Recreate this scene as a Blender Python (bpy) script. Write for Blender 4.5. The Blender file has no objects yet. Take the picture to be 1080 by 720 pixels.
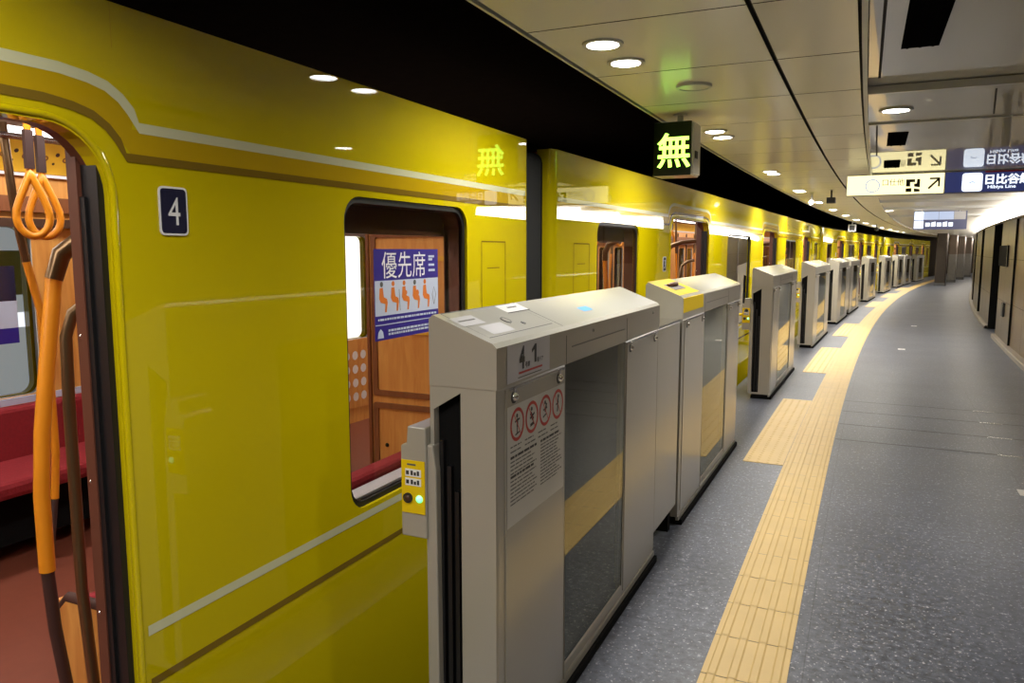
import bpy, bmesh, math, random
from mathutils import Vector, Matrix
random.seed(7)
PI = math.pi
sc = bpy.context.scene
COL = sc.collection

# ---------------------------------------------------------------- curve frame
ZL, ZR = 2.26, 2.22           # left and right ceiling heights
RAD, S0 = 235.0, 2.2          # platform curve: straight until S0, then radius RAD to the right


def P(s, o, z=0.0):
    if s <= S0:
        return Vector((o, s, z))
    f = (s - S0) / RAD
    return Vector((RAD - (RAD - o) * math.cos(f), S0 + (RAD - o) * math.sin(f), z))


def ANG(s):
    return 0.0 if s <= S0 else -(s - S0) / RAD


# ---------------------------------------------------------------- materials
def new_mat(name):
    m = bpy.data.materials.new(name)
    m.use_nodes = True
    nt = m.node_tree
    b = nt.nodes['Principled BSDF']
    return m, nt, b


def srgb(r, g, b):
    f = lambda c: (c / 255) / 12.92 if c / 255 <= 0.04045 else (((c / 255) + 0.055) / 1.055) ** 2.4
    return (f(r), f(g), f(b), 1)


def mat(name, col, rough=0.5, metal=0.0, coat=0.0, coat_rough=0.05, var=0.0, scale=8.0, bump=0.0, spec=None):
    m, nt, b = new_mat(name)
    b.inputs['Base Color'].default_value = col
    b.inputs['Roughness'].default_value = rough
    b.inputs['Metallic'].default_value = metal
    b.inputs['Coat Weight'].default_value = coat
    b.inputs['Coat Roughness'].default_value = coat_rough
    b.inputs['Coat IOR'].default_value = 1.65
    if spec is not None:
        b.inputs['Specular IOR Level'].default_value = spec
    if var or bump:
        tc = nt.nodes.new('ShaderNodeTexCoord')
        n = nt.nodes.new('ShaderNodeTexNoise')
        n.inputs['Scale'].default_value = scale
        n.inputs['Detail'].default_value = 4
        nt.links.new(tc.outputs['Object'], n.inputs['Vector'])
        if var:
            mx = nt.nodes.new('ShaderNodeMixRGB')
            mx.inputs[1].default_value = tuple(c * (1 - var) for c in col[:3]) + (1,)
            mx.inputs[2].default_value = tuple(min(1, c * (1 + var)) for c in col[:3]) + (1,)
            nt.links.new(n.outputs['Fac'], mx.inputs[0])
            nt.links.new(mx.outputs[0], b.inputs['Base Color'])
        if bump:
            bp = nt.nodes.new('ShaderNodeBump')
            bp.inputs['Strength'].default_value = bump
            bp.inputs['Distance'].default_value = 0.01
            nt.links.new(n.outputs['Fac'], bp.inputs['Height'])
            nt.links.new(bp.outputs[0], b.inputs['Normal'])
    return m


def emit(name, col, strength):
    m, nt, b = new_mat(name)
    b.inputs['Base Color'].default_value = (0.8, 0.8, 0.8, 1)
    b.inputs['Emission Color'].default_value = col
    b.inputs['Emission Strength'].default_value = strength
    b.inputs['Roughness'].default_value = 0.3
    return m


def glass(name, tint, rough=0.02, ior=1.5, gcol=(1, 1, 1, 1)):
    m = bpy.data.materials.new(name)
    m.use_nodes = True
    nt = m.node_tree
    nt.nodes.clear()
    out = nt.nodes.new('ShaderNodeOutputMaterial')
    mx = nt.nodes.new('ShaderNodeMixShader')
    tr = nt.nodes.new('ShaderNodeBsdfTransparent')
    gl = nt.nodes.new('ShaderNodeBsdfGlossy')
    fr = nt.nodes.new('ShaderNodeFresnel')
    fr.inputs['IOR'].default_value = ior
    tr.inputs['Color'].default_value = tint
    gl.inputs['Roughness'].default_value = rough
    gl.inputs['Color'].default_value = gcol
    nt.links.new(fr.outputs[0], mx.inputs[0])
    nt.links.new(tr.outputs[0], mx.inputs[1])
    nt.links.new(gl.outputs[0], mx.inputs[2])
    nt.links.new(mx.outputs[0], out.inputs[0])
    return m


def wood(name, c1, c2, rough=0.4, sc_=(3, 3, 0.4)):
    m, nt, b = new_mat(name)
    tc = nt.nodes.new('ShaderNodeTexCoord')
    mp = nt.nodes.new('ShaderNodeMapping')
    mp.inputs['Scale'].default_value = sc_
    n = nt.nodes.new('ShaderNodeTexNoise')
    n.inputs['Scale'].default_value = 9
    n.inputs['Detail'].default_value = 6
    n.inputs['Distortion'].default_value = 0.6
    r = nt.nodes.new('ShaderNodeValToRGB')
    r.color_ramp.elements[0].position = 0.3
    r.color_ramp.elements[1].position = 0.7
    r.color_ramp.elements[0].color = c1
    r.color_ramp.elements[1].color = c2
    nt.links.new(tc.outputs['Object'], mp.inputs[0])
    nt.links.new(mp.outputs[0], n.inputs['Vector'])
    nt.links.new(n.outputs['Fac'], r.inputs[0])
    nt.links.new(r.outputs[0], b.inputs['Base Color'])
    b.inputs['Roughness'].default_value = rough
    return m


def granite():
    m, nt, b = new_mat('granite_floor')
    tc = nt.nodes.new('ShaderNodeTexCoord')
    uv = nt.nodes.new('ShaderNodeUVMap')
    n1 = nt.nodes.new('ShaderNodeTexNoise')
    n1.inputs['Scale'].default_value = 30
    n1.inputs['Detail'].default_value = 5
    n1.inputs['Roughness'].default_value = 0.7
    r1 = nt.nodes.new('ShaderNodeValToRGB')
    e = r1.color_ramp.elements
    e[0].position = 0.36
    e[0].color = (0.040, 0.045, 0.060, 1)
    e[1].position = 0.62
    e[1].color = (0.118, 0.130, 0.165, 1)
    x = r1.color_ramp.elements.new(0.70)
    x.color = (0.42, 0.43, 0.45, 1)
    nt.links.new(tc.outputs['Object'], n1.inputs['Vector'])
    nt.links.new(n1.outputs['Fac'], r1.inputs[0])
    # patchy wear
    n2 = nt.nodes.new('ShaderNodeTexNoise')
    n2.inputs['Scale'].default_value = 1.3
    n2.inputs['Detail'].default_value = 3
    nt.links.new(tc.outputs['Object'], n2.inputs['Vector'])
    mr = nt.nodes.new('ShaderNodeMapRange')
    mr.inputs[1].default_value = 0.3
    mr.inputs[2].default_value = 0.7
    mr.inputs[3].default_value = 0.82
    mr.inputs[4].default_value = 1.15
    nt.links.new(n2.outputs['Fac'], mr.inputs[0])
    # tile joints from (o, s) laid out as UV in metres
    sep = nt.nodes.new('ShaderNodeSeparateXYZ')
    nt.links.new(uv.outputs[0], sep.inputs[0])

    def joint(sock, period, off, w):
        a = nt.nodes.new('ShaderNodeMath'); a.operation = 'ADD'; a.inputs[1].default_value = off
        nt.links.new(sock, a.inputs[0])
        f = nt.nodes.new('ShaderNodeMath'); f.operation = 'WRAP'
        f.inputs[1].default_value = period; f.inputs[2].default_value = 0
        nt.links.new(a.outputs[0], f.inputs[0])
        l = nt.nodes.new('ShaderNodeMath'); l.operation = 'LESS_THAN'; l.inputs[1].default_value = w
        nt.links.new(f.outputs[0], l.inputs[0])
        return l
    j1 = joint(sep.outputs[1], 0.6, 0.1, 0.006)
    j2 = joint(sep.outputs[0], 1.09, 0.12, 0.005)
    mxj = nt.nodes.new('ShaderNodeMath'); mxj.operation = 'MAXIMUM'
    nt.links.new(j1.outputs[0], mxj.inputs[0]); nt.links.new(j2.outputs[0], mxj.inputs[1])
    jm = nt.nodes.new('ShaderNodeMapRange')
    jm.inputs[3].default_value = 1.0; jm.inputs[4].default_value = 0.62
    nt.links.new(mxj.outputs[0], jm.inputs[0])
    mu = nt.nodes.new('ShaderNodeMath'); mu.operation = 'MULTIPLY'
    nt.links.new(mr.outputs[0], mu.inputs[0]); nt.links.new(jm.outputs[0], mu.inputs[1])
    n3 = nt.nodes.new('ShaderNodeTexNoise')
    n3.inputs['Scale'].default_value = 70
    n3.inputs['Detail'].default_value = 2
    nt.links.new(tc.outputs['Object'], n3.inputs['Vector'])
    fm = nt.nodes.new('ShaderNodeMapRange')
    fm.inputs[1].default_value = 0.62; fm.inputs[2].default_value = 0.70
    nt.links.new(n3.outputs['Fac'], fm.inputs[0])
    fx = nt.nodes.new('ShaderNodeMixRGB')
    fx.inputs[2].default_value = (0.36, 0.37, 0.40, 1)
    nt.links.new(fm.outputs[0], fx.inputs[0]); nt.links.new(r1.outputs[0], fx.inputs[1])
    vm = nt.nodes.new('ShaderNodeVectorMath'); vm.operation = 'SCALE'
    nt.links.new(fx.outputs[0], vm.inputs[0]); nt.links.new(mu.outputs[0], vm.inputs['Scale'])
    nt.links.new(vm.outputs[0], b.inputs['Base Color'])
    rr = nt.nodes.new('ShaderNodeMapRange')
    rr.inputs[1].default_value = 0.35; rr.inputs[2].default_value = 0.7
    rr.inputs[3].default_value = 0.30; rr.inputs[4].default_value = 0.5
    nt.links.new(n1.outputs['Fac'], rr.inputs[0])
    nt.links.new(rr.outputs[0], b.inputs['Roughness'])
    bp = nt.nodes.new('ShaderNodeBump'); bp.inputs['Strength'].default_value = 0.12; bp.inputs['Distance'].default_value = 0.003
    nt.links.new(n1.outputs['Fac'], bp.inputs['Height'])
    nt.links.new(bp.outputs[0], b.inputs['Normal'])
    return m


M = {}
M['yellow'] = mat('yellow_paint', (0.58, 0.47, 0.002, 1), 0.5, coat=1.0, coat_rough=0.012, var=0.03, scale=2, spec=0.0)
M['white_stripe'] = mat('pale_stripe', (0.62, 0.62, 0.40, 1), 0.5, coat=1.0, coat_rough=0.012, var=0.02, spec=0.0)
M['brown_stripe'] = mat('brown_stripe', (0.20, 0.125, 0.012, 1), 0.5, coat=1.0, coat_rough=0.012, var=0.02, spec=0.0)
M['mustard'] = mat('mustard_band', (0.50, 0.33, 0.004, 1), 0.5, coat=1.0, coat_rough=0.012, var=0.02, spec=0.0)
M['roof'] = mat('dark_roof', (0.012, 0.008, 0.005, 1), 0.7, var=0.3, spec=0.1)
M['rubber'] = mat('black_rubber', (0.008, 0.008, 0.009, 1), 0.4, var=0.2)
M['bellows'] = mat('grey_bellows', (0.016, 0.017, 0.018, 1), 0.65, var=0.25, scale=14)
M['jamb'] = mat('brown_jamb', (0.115, 0.040, 0.024, 1), 0.35, var=0.12, scale=5)
M['wood'] = wood('warm_wood', (0.58, 0.23, 0.045, 1), (0.74, 0.36, 0.085, 1))
M['wood_dark'] = wood('dark_wood', (0.17, 0.055, 0.018, 1), (0.26, 0.09, 0.03, 1))
M['brown_panel'] = mat('brown_panel', (0.06, 0.028, 0.016, 1), 0.4, var=0.15)
M['int_cream'] = mat('interior_ceiling', (0.62, 0.58, 0.50, 1), 0.45, var=0.03)
M['int_floor'] = mat('interior_floor', (0.20, 0.055, 0.030, 1), 0.4, var=0.12, scale=20)
M['seat_red'] = mat('red_moquette', (0.26, 0.010, 0.016, 1), 0.85, var=0.22, scale=60, bump=0.3)
M['ad_gold'] = mat('gold_panel', (0.74, 0.42, 0.03, 1), 0.4, var=0.1, scale=10)
M['orange'] = mat('orange_grip', (0.78, 0.28, 0.012, 1), 0.32, var=0.05)
M['bronze'] = mat('bronze_rail', (0.20, 0.125, 0.06, 1), 0.28, metal=0.8, var=0.08)
M['strap'] = mat('brown_strap', (0.05, 0.022, 0.018, 1), 0.5, var=0.2)
M['steel'] = mat('brushed_steel', (0.55, 0.56, 0.58, 1), 0.25, metal=1.0, var=0.06, scale=30)
M['chrome'] = mat('chrome', (0.8, 0.8, 0.8, 1), 0.12, metal=1.0, var=0.02)
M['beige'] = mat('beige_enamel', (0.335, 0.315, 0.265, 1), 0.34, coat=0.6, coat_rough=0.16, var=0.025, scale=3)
M['beige_top'] = mat('beige_lit_top', (0.60, 0.595, 0.54, 1), 0.30, coat=1.0, coat_rough=0.10, var=0.02, scale=4)  # gate beige lightened: reflected cove light put into the lid colour
M['black'] = mat('matt_black', (0.006, 0.006, 0.006, 1), 0.8, var=0.2, spec=0.08)
M['dark_void'] = mat('tunnel_black', (0.010, 0.006, 0.004, 1), 0.9, var=0.3, spec=0)
M['tunnel'] = mat('tunnel_wall', (0.010, 0.006, 0.004, 1), 0.9, var=0.3, scale=2, spec=0.05)
M['gate_glass'] = glass('smoked_glass', (0.74, 0.74, 0.62, 1), 0.015, 1.95, (0.95, 0.93, 0.80, 1))
M['train_glass'] = glass('window_glass', (0.80, 0.76, 0.70, 1), 0.01, 1.35)
M['navy'] = mat('navy_print', (0.030, 0.018, 0.235, 1), 0.3, var=0.05)
M['plate_navy'] = mat('plate_navy', (0.012, 0.014, 0.045, 1), 0.25, coat=0.5, var=0.05)
M['white'] = mat('white_print', (0.78, 0.78, 0.78, 1), 0.4, var=0.02)
M['poster_grey'] = mat('pale_print', (0.50, 0.56, 0.70, 1), 0.4, var=0.03)
M['orange_print'] = mat('orange_print', (0.66, 0.17, 0.02, 1), 0.4, var=0.04)
M['label_grey'] = mat('label_grey', (0.52, 0.52, 0.56, 1), 0.4, var=0.03)
M['notice'] = mat('notice_paper', (0.54, 0.535, 0.50, 1), 0.45, var=0.03)
M['red_print'] = mat('red_print', (0.46, 0.03, 0.02, 1), 0.4, var=0.05)
M['text_dark'] = mat('dark_print', (0.022, 0.022, 0.024, 1), 0.5, var=0.1)
M['text_grey'] = mat('grey_print', (0.10, 0.10, 0.098, 1), 0.5, var=0.1)
M['sign_yellow'] = mat('yellow_plate', (0.74, 0.52, 0.008, 1), 0.5, var=0.04, spec=0.1)
M['blue_print'] = mat('blue_print', (0.12, 0.36, 0.72, 1), 0.4, var=0.04)
M['tactile'] = mat('tactile_yellow', (0.57, 0.40, 0.155, 1), 0.48, var=0.10, scale=6, bump=0.1)
M['floor'] = granite()
M['edge_stone'] = mat('edge_stone', (0.10, 0.105, 0.115, 1), 0.5, var=0.35, scale=60)
M['ceil'] = mat('ceiling_panel', (0.72, 0.70, 0.625, 1), 0.5, coat=0.3, coat_rough=0.16, var=0.02, scale=1, spec=0.15)
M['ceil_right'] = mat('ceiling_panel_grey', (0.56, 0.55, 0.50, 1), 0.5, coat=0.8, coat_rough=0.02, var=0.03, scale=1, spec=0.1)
M['ceil_gap'] = mat('ceiling_gap', (0.01, 0.009, 0.008, 1), 0.8, var=0.2)
M['ceil_trim'] = mat('ceiling_trim', (0.50, 0.51, 0.50, 1), 0.4, var=0.05)
M['wall'] = mat('stone_wall', (0.112, 0.088, 0.064, 1), 0.32, var=0.12, scale=3)
M['wall_tan'] = mat('tan_wall', (0.15, 0.108, 0.062, 1), 0.32, var=0.12, scale=3)
M['plinth'] = mat('plinth_stone', (0.24, 0.21, 0.175, 1), 0.4, var=0.1, scale=8)
M['pillar_dark'] = mat('pillar_dark_stone', (0.055, 0.045, 0.037, 1), 0.5, var=0.2, scale=7, spec=0.1)
M['pillar'] = mat('pillar_stone', (0.20, 0.19, 0.175, 1), 0.3, var=0.2, scale=7)
M['pillar_light'] = mat('pillar_upper', (0.12, 0.088, 0.066, 1), 0.35, var=0.12, scale=7)
M['vent'] = mat('vent_black', (0.004, 0.004, 0.004, 1), 0.9, var=0.2, spec=0.0)
M['rust'] = mat('rust', (0.22, 0.09, 0.04, 1), 0.8, var=0.3, scale=40)
M['lamp'] = emit('downlight_lens', (1.0, 0.97, 0.92, 1), 14)
M['cove'] = emit('cove_light', (1.0, 0.93, 0.84, 1), 14.0)
M['car_lamp'] = emit('car_lamp', (1.0, 0.97, 0.95, 1), 5.0)
M['led_green'] = emit('led_green', (0.42, 1.0, 0.08, 1), 4.5)
M['led_face'] = mat('led_face', (0.006, 0.014, 0.006, 1), 0.35, var=0.1)
M['green_lamp'] = emit('green_lamp', (0.03, 0.9, 0.28, 1), 1.6)
M['sign_face_y'] = emit('sign_yellow_lit', (1.0, 0.90, 0.52, 1), 1.0)
M['sign_face_p'] = emit('sign_pale_lit', (1.0, 0.88, 0.45, 1), 1.75)
M['sign_white'] = emit('sign_white_lit', (0.80, 0.88, 1.0, 1), 1.6)
M['sign_navy'] = emit('sign_navy', (0.03, 0.05, 0.22, 1), 0.5)
M['sign_pale_blue'] = emit('sign_pale_blue', (0.56, 0.66, 0.90, 1), 0.85)
M['backdrop'] = emit('backdrop_lit', (0.95, 0.97, 1.0, 1), 2.6)  # self-lit colour standing in for the bright opposite platform
M['backdrop_dim'] = emit('backdrop_dim', (0.42, 0.50, 0.62, 1), 0.55)  # dimmer self-lit stand-in for the opposite side
for k in ('sign_face_y', 'sign_face_p', 'sign_white', 'sign_pale_blue', 'sign_navy'):
    M[k].node_tree.nodes['Principled BSDF'].inputs['Base Color'].default_value = (0.1, 0.1, 0.1, 1)


# ---------------------------------------------------------------- mesh builder
class MB:
    def __init__(self):
        self.v, self.f, self.mi, self.sm, self.mats, self.uv = [], [], [], [], [], None

    def m(self, name):
        if name not in self.mats:
            self.mats.append(name)
        return self.mats.index(name)

    def face(self, pts, mt, smooth=False):
        b = len(self.v)
        self.v += [tuple(p) for p in pts]
        self.f.append(tuple(range(b, b + len(pts))))
        self.mi.append(self.m(mt)); self.sm.append(smooth)

    def raw(self, vs, fs, mt, smooth=False, xf=None):
        b = len(self.v)
        for p in vs:
            q = Vector(p)
            if xf is not None:
                q = xf @ q
            self.v.append(tuple(q))
        k = self.m(mt)
        for f in fs:
            self.f.append(tuple(b + i for i in f)); self.mi.append(k); self.sm.append(smooth)

    def box(self, x0, x1, y0, y1, z0, z1, mt, xf=None):
        vs = [(x, y, z) for x in (x0, x1) for y in (y0, y1) for z in (z0, z1)]
        fs = [(0, 1, 3, 2), (4, 6, 7, 5), (0, 4, 5, 1), (2, 3, 7, 6), (0, 2, 6, 4), (1, 5, 7, 3)]
        self.raw(vs, fs, mt, xf=xf)

    def tube(self, path, r, mt, n=10, closed=False, cap=True, flat=1.0):
        path = [Vector(p) for p in path]
        N = len(path)
        rings = []
        up = None
        for i, p in enumerate(path):
            if closed:
                d = path[(i + 1) % N] - path[i - 1]
            else:
                d = path[min(i + 1, N - 1)] - path[max(i - 1, 0)]
            d.normalize()
            if up is None:
                a = Vector((0, 0, 1)) if abs(d.z) < 0.9 else Vector((1, 0, 0))
                up = (a - d * a.dot(d)).normalized()
            else:
                up = (up - d * up.dot(d)).normalized()
            sd = d.cross(up)
            rr = r[i] if isinstance(r, (list, tuple)) else r
            rings.append([p + (up * math.cos(2 * PI * k / n) + sd * math.sin(2 * PI * k / n) * flat) * rr for k in range(n)])
        vs = [q for rg in rings for q in rg]
        fs = []
        for i in range(N if closed else N - 1):
            j = (i + 1) % N
            for k in range(n):
                l = (k + 1) % n
                fs.append((i * n + k, i * n + l, j * n + l, j * n + k))
        self.raw(vs, fs, mt, True)
        if cap and not closed:
            self.raw(rings[0], [tuple(reversed(range(n)))], mt)
            self.raw(rings[-1], [tuple(range(n))], mt)

    def disc(self, c, nrm, r0, r1, mt, n=20, h=0.0):
        """flat ring (r0=0: disc) at c facing nrm, with thickness h"""
        nrm = Vector(nrm).normalized()
        a = Vector((0, 0, 1)) if abs(nrm.z) < 0.9 else Vector((0, 1, 0))
        u = a.cross(nrm).normalized(); w = nrm.cross(u)
        c = Vector(c)
        ring = lambda r, d: [c + nrm * d + (u * math.cos(2 * PI * k / n) + w * math.sin(2 * PI * k / n)) * r for k in range(n)]
        if r0 <= 0:
            self.raw(ring(r1, h), [tuple(range(n))], mt)
        else:
            vs = ring(r1, h) + ring(r0, h)
            self.raw(vs, [(k, (k + 1) % n, n + (k + 1) % n, n + k) for k in range(n)], mt)
            if h:
                vs = ring(r0, 0) + ring(r0, h)
                self.raw(vs, [(k, n + k, n + (k + 1) % n, (k + 1) % n) for k in range(n)], mt, True)
        if h:
            vs = ring(r1, 0) + ring(r1, h)
            self.raw(vs, [(k, (k + 1) % n, n + (k + 1) % n, n + k) for k in range(n)], mt, True)

    def dome(self, c, nrm, r, mt, n=14, k=5, squash=1.0):
        nrm = Vector(nrm).normalized()
        a = Vector((0, 0, 1)) if abs(nrm.z) < 0.9 else Vector((0, 1, 0))
        u = a.cross(nrm).normalized(); w = nrm.cross(u); c = Vector(c)
        vs = []
        for i in range(k):
            t = i / k * PI / 2
            for j in range(n):
                q = 2 * PI * j / n
                vs.append(c + (u * math.cos(q) + w * math.sin(q)) * r * math.cos(t) + nrm * r * squash * math.sin(t))
        vs.append(c + nrm * r * squash)
        fs = []
        for i in range(k - 1):
            for j in range(n):
                l = (j + 1) % n
                fs.append((i * n + j, i * n + l, (i + 1) * n + l, (i + 1) * n + j))
        for j in range(n):
            fs.append(((k - 1) * n + j, (k - 1) * n + (j + 1) % n, k * n))
        self.raw(vs, fs, mt, True)

    def sheet(self, outer, holes, fn, t0, t1, mt, side_mt=None, hole_mt=None):
        """polygon with holes; fn(a, b, t) -> 3D point; from t0 (front) to t1 (back)"""
        bm = bmesh.new()
        edges = []
        for loop in [outer] + holes:
            vv = [bm.verts.new((a, b, 0)) for a, b in loop]
            edges += [bm.edges.new((vv[i], vv[(i + 1) % len(vv)])) for i in range(len(vv))]
        bmesh.ops.triangle_fill(bm, use_beauty=True, use_dissolve=False, edges=edges, normal=(0, 0, 1))
        bm.verts.index_update()
        pv = [(v.co.x, v.co.y) for v in bm.verts]
        fs = [tuple(v.index for v in f.verts) for f in bm.faces]
        bm.free()
        self.raw([fn(a, b, t0) for a, b in pv], fs, mt)
        self.raw([fn(a, b, t1) for a, b in pv], [tuple(reversed(f)) for f in fs], side_mt or mt)
        for li, loop in enumerate([outer] + holes):
            k = len(loop)
            vs = [fn(a, b, t0) for a, b in loop] + [fn(a, b, t1) for a, b in loop]
            self.raw(vs, [(i, (i + 1) % k, k + (i + 1) % k, k + i) for i in range(k)],
                     (side_mt or mt) if li == 0 else (hole_mt or side_mt or mt))

    def ring(self, loop, fn, t0, t1, mt):
        k = len(loop)
        vs = [fn(a, b, t0) for a, b in loop] + [fn(a, b, t1) for a, b in loop]
        self.raw(vs, [(i, (i + 1) % k, k + (i + 1) % k, k + i) for i in range(k)], mt)

    def frame(self, lo, li, fn, t0, t1, mt):
        """band between two loops of equal length, thickness t0..t1"""
        k = len(lo)
        vs = [fn(a, b, t0) for a, b in lo] + [fn(a, b, t0) for a, b in li]
        q = [(i, (i + 1) % k, k + (i + 1) % k, k + i) for i in range(k)]
        self.raw(vs, q, mt)
        self.ring(lo, fn, t0, t1, mt); self.ring(li, fn, t0, t1, mt)

    def strip(self, path, w, fn, t, mt):
        """flat ribbon along a 2D path in the (a, b) plane, width w"""
        pl, pr = [], []
        N = len(path)
        for i in range(N):
            a = Vector(path[max(i - 1, 0)]); b = Vector(path[min(i + 1, N - 1)])
            d = (b - a).normalized(); nn = Vector((-d.y, d.x))
            p = Vector(path[i])
            pl.append(p + nn * w / 2); pr.append(p - nn * w / 2)
        vs = [fn(q.x, q.y, t) for q in pl] + [fn(q.x, q.y, t) for q in pr]
        self.raw(vs, [(i, N + i, N + i + 1, i + 1) for i in range(N - 1)], mt)

    def text(self, body, size, fn, mt, t=0.0, cx=0.0, cy=0.0, sx=1.0, bold=0.0):
        """flat lettering centred on (cx, cy) in the plane of fn"""
        c = bpy.data.curves.new('lettering', 'FONT')
        c.body = body; c.size = size; c.align_x = 'CENTER'; c.align_y = 'CENTER'
        c.offset = bold; c.resolution_u = 3
        o = bpy.data.objects.new('lettering', c)
        COL.objects.link(o)
        me = bpy.data.meshes.new_from_object(o.evaluated_get(bpy.context.evaluated_depsgraph_get()))
        xs = [v.co.x for v in me.vertices]; ys = [v.co.y for v in me.vertices]
        mx, my = (min(xs) + max(xs)) / 2, (min(ys) + max(ys)) / 2
        self.raw([fn(cx + (v.co.x - mx) * sx, cy + v.co.y - my, t) for v in me.vertices],
                 [tuple(p.vertices) for p in me.polygons], mt)
        bpy.data.objects.remove(o); bpy.data.curves.remove(c); bpy.data.meshes.remove(me)

    def build(self, name, parent=None, bevel=0.0, segs=2):
        me = bpy.data.meshes.new(name)
        me.from_pydata(self.v, [], self.f)
        for k in self.mats:
            me.materials.append(M[k])
        me.polygons.foreach_set('material_index', self.mi)
        me.polygons.foreach_set('use_smooth', self.sm)
        if self.uv:
            l = me.uv_layers.new(name='UVMap')
            for lp in me.loops:
                l.data[lp.index].uv = self.uv[lp.vertex_index]
        bm = bmesh.new(); bm.from_mesh(me)
        if bevel:
            bmesh.ops.remove_doubles(bm, verts=bm.verts, dist=1e-6)
        bmesh.ops.recalc_face_normals(bm, faces=bm.faces)
        bm.to_mesh(me); bm.free()
        me.update()
        o = bpy.data.objects.new(name, me)
        COL.objects.link(o)
        if parent:
            o.parent = parent
        if bevel:
            md = o.modifiers.new('bevel', 'BEVEL')
            md.width = bevel; md.segments = segs; md.limit_method = 'ANGLE'; md.angle_limit = math.radians(40)
            md.harden_normals = False
        return o


def thing(name, label, cat, loc=(0, 0, 0), rotz=0.0, group=None):
    o = bpy.data.objects.new(name, None)
    COL.objects.link(o)
    o.empty_display_size = 0.1
    o.location = loc; o.rotation_euler = (0, 0, rotz)
    tag(o, label, cat, group)
    return o


def tag(o, label, cat, group=None):
    o['label'] = label; o['category'] = cat
    if group:
        o['group'] = group
    return o


def struct(mb, name, **k):
    o = mb.build(name, **k)
    o['kind'] = 'structure'
    return o


def copy_tree(o, parent=None):
    c = o.copy(); COL.objects.link(c)
    if parent:
        c.parent = parent
    for ch in list(o.children):
        copy_tree(ch, c)
    return c


def rrect(a0, a1, b0, b1, r, n=6, rb=None):
    """rounded rectangle loop, ccw; rb = radius of the bottom corners"""
    rb = r if rb is None else rb
    pts = []
    for cx, cy, rr, q in ((a1, b0, rb, -PI / 2), (a1, b1, r, 0), (a0, b1, r, PI / 2), (a0, b0, rb, PI)):
        sx = -1 if cx == a1 else 1
        sy = -1 if cy == b1 else 1
        if rr <= 0:
            pts.append((cx, cy)); continue
        for i in range(n + 1):
            t = q + PI / 2 * i / n
            pts.append((cx + sx * rr + rr * math.cos(t), cy + sy * rr + rr * math.sin(t)))
    return pts


def srange(a, b, step):
    n = max(1, int(math.ceil((b - a) / step)))
    return [a + (b - a) * i / n for i in range(n + 1)]


def sweep(mb, prof, s0, s1, mt, step=1.0, close=False, mts=None, cap=False):
    """sweep an (o, z) profile along the platform curve"""
    ss = srange(s0, s1, step)
    n = len(prof)
    vs = [P(s, o, z) for s in ss for o, z in prof]
    rng = range(n if close else n - 1)
    for k in rng:
        l = (k + 1) % n
        fs = [(i * n + k, i * n + l, (i + 1) * n + l, (i + 1) * n + k) for i in range(len(ss) - 1)]
        used = [v for i in range(len(ss)) for v in (vs[i * n + k], vs[i * n + l])]
        ff = [(2 * i, 2 * i + 1, 2 * i + 3, 2 * i + 2) for i in range(len(ss) - 1)]
        mb.raw(used, ff, mts[k] if mts else mt)
    if cap:
        mb.raw([P(s0, o, z) for o, z in prof], [tuple(range(n))], mt)
        mb.raw([P(s1, o, z) for o, z in prof], [tuple(range(n))], mt)


# ---------------------------------------------------------------- camera
F, VX, HY, EYE = 800.0, 909.0, 264.0, 1.5
pitch = math.atan((360 - HY) / F)
_dx = (VX - 540) / F
_fw = math.cos(pitch) + math.sin(pitch) * (360 - HY) / F
yaw = math.atan2(_dx, _fw)
cam = bpy.data.cameras.new('camera')
cam.sensor_width = 36.0
cam.lens = F / 1080 * 36
cam.clip_start = 0.05; cam.clip_end = 300
co = bpy.data.objects.new('camera', cam)
COL.objects.link(co)
co.location = (0, 0, EYE)
co.rotation_euler = (PI / 2 - pitch, 0, yaw)
sc.camera = co
SMIN, SMAX = -7.0, 60.0

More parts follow.
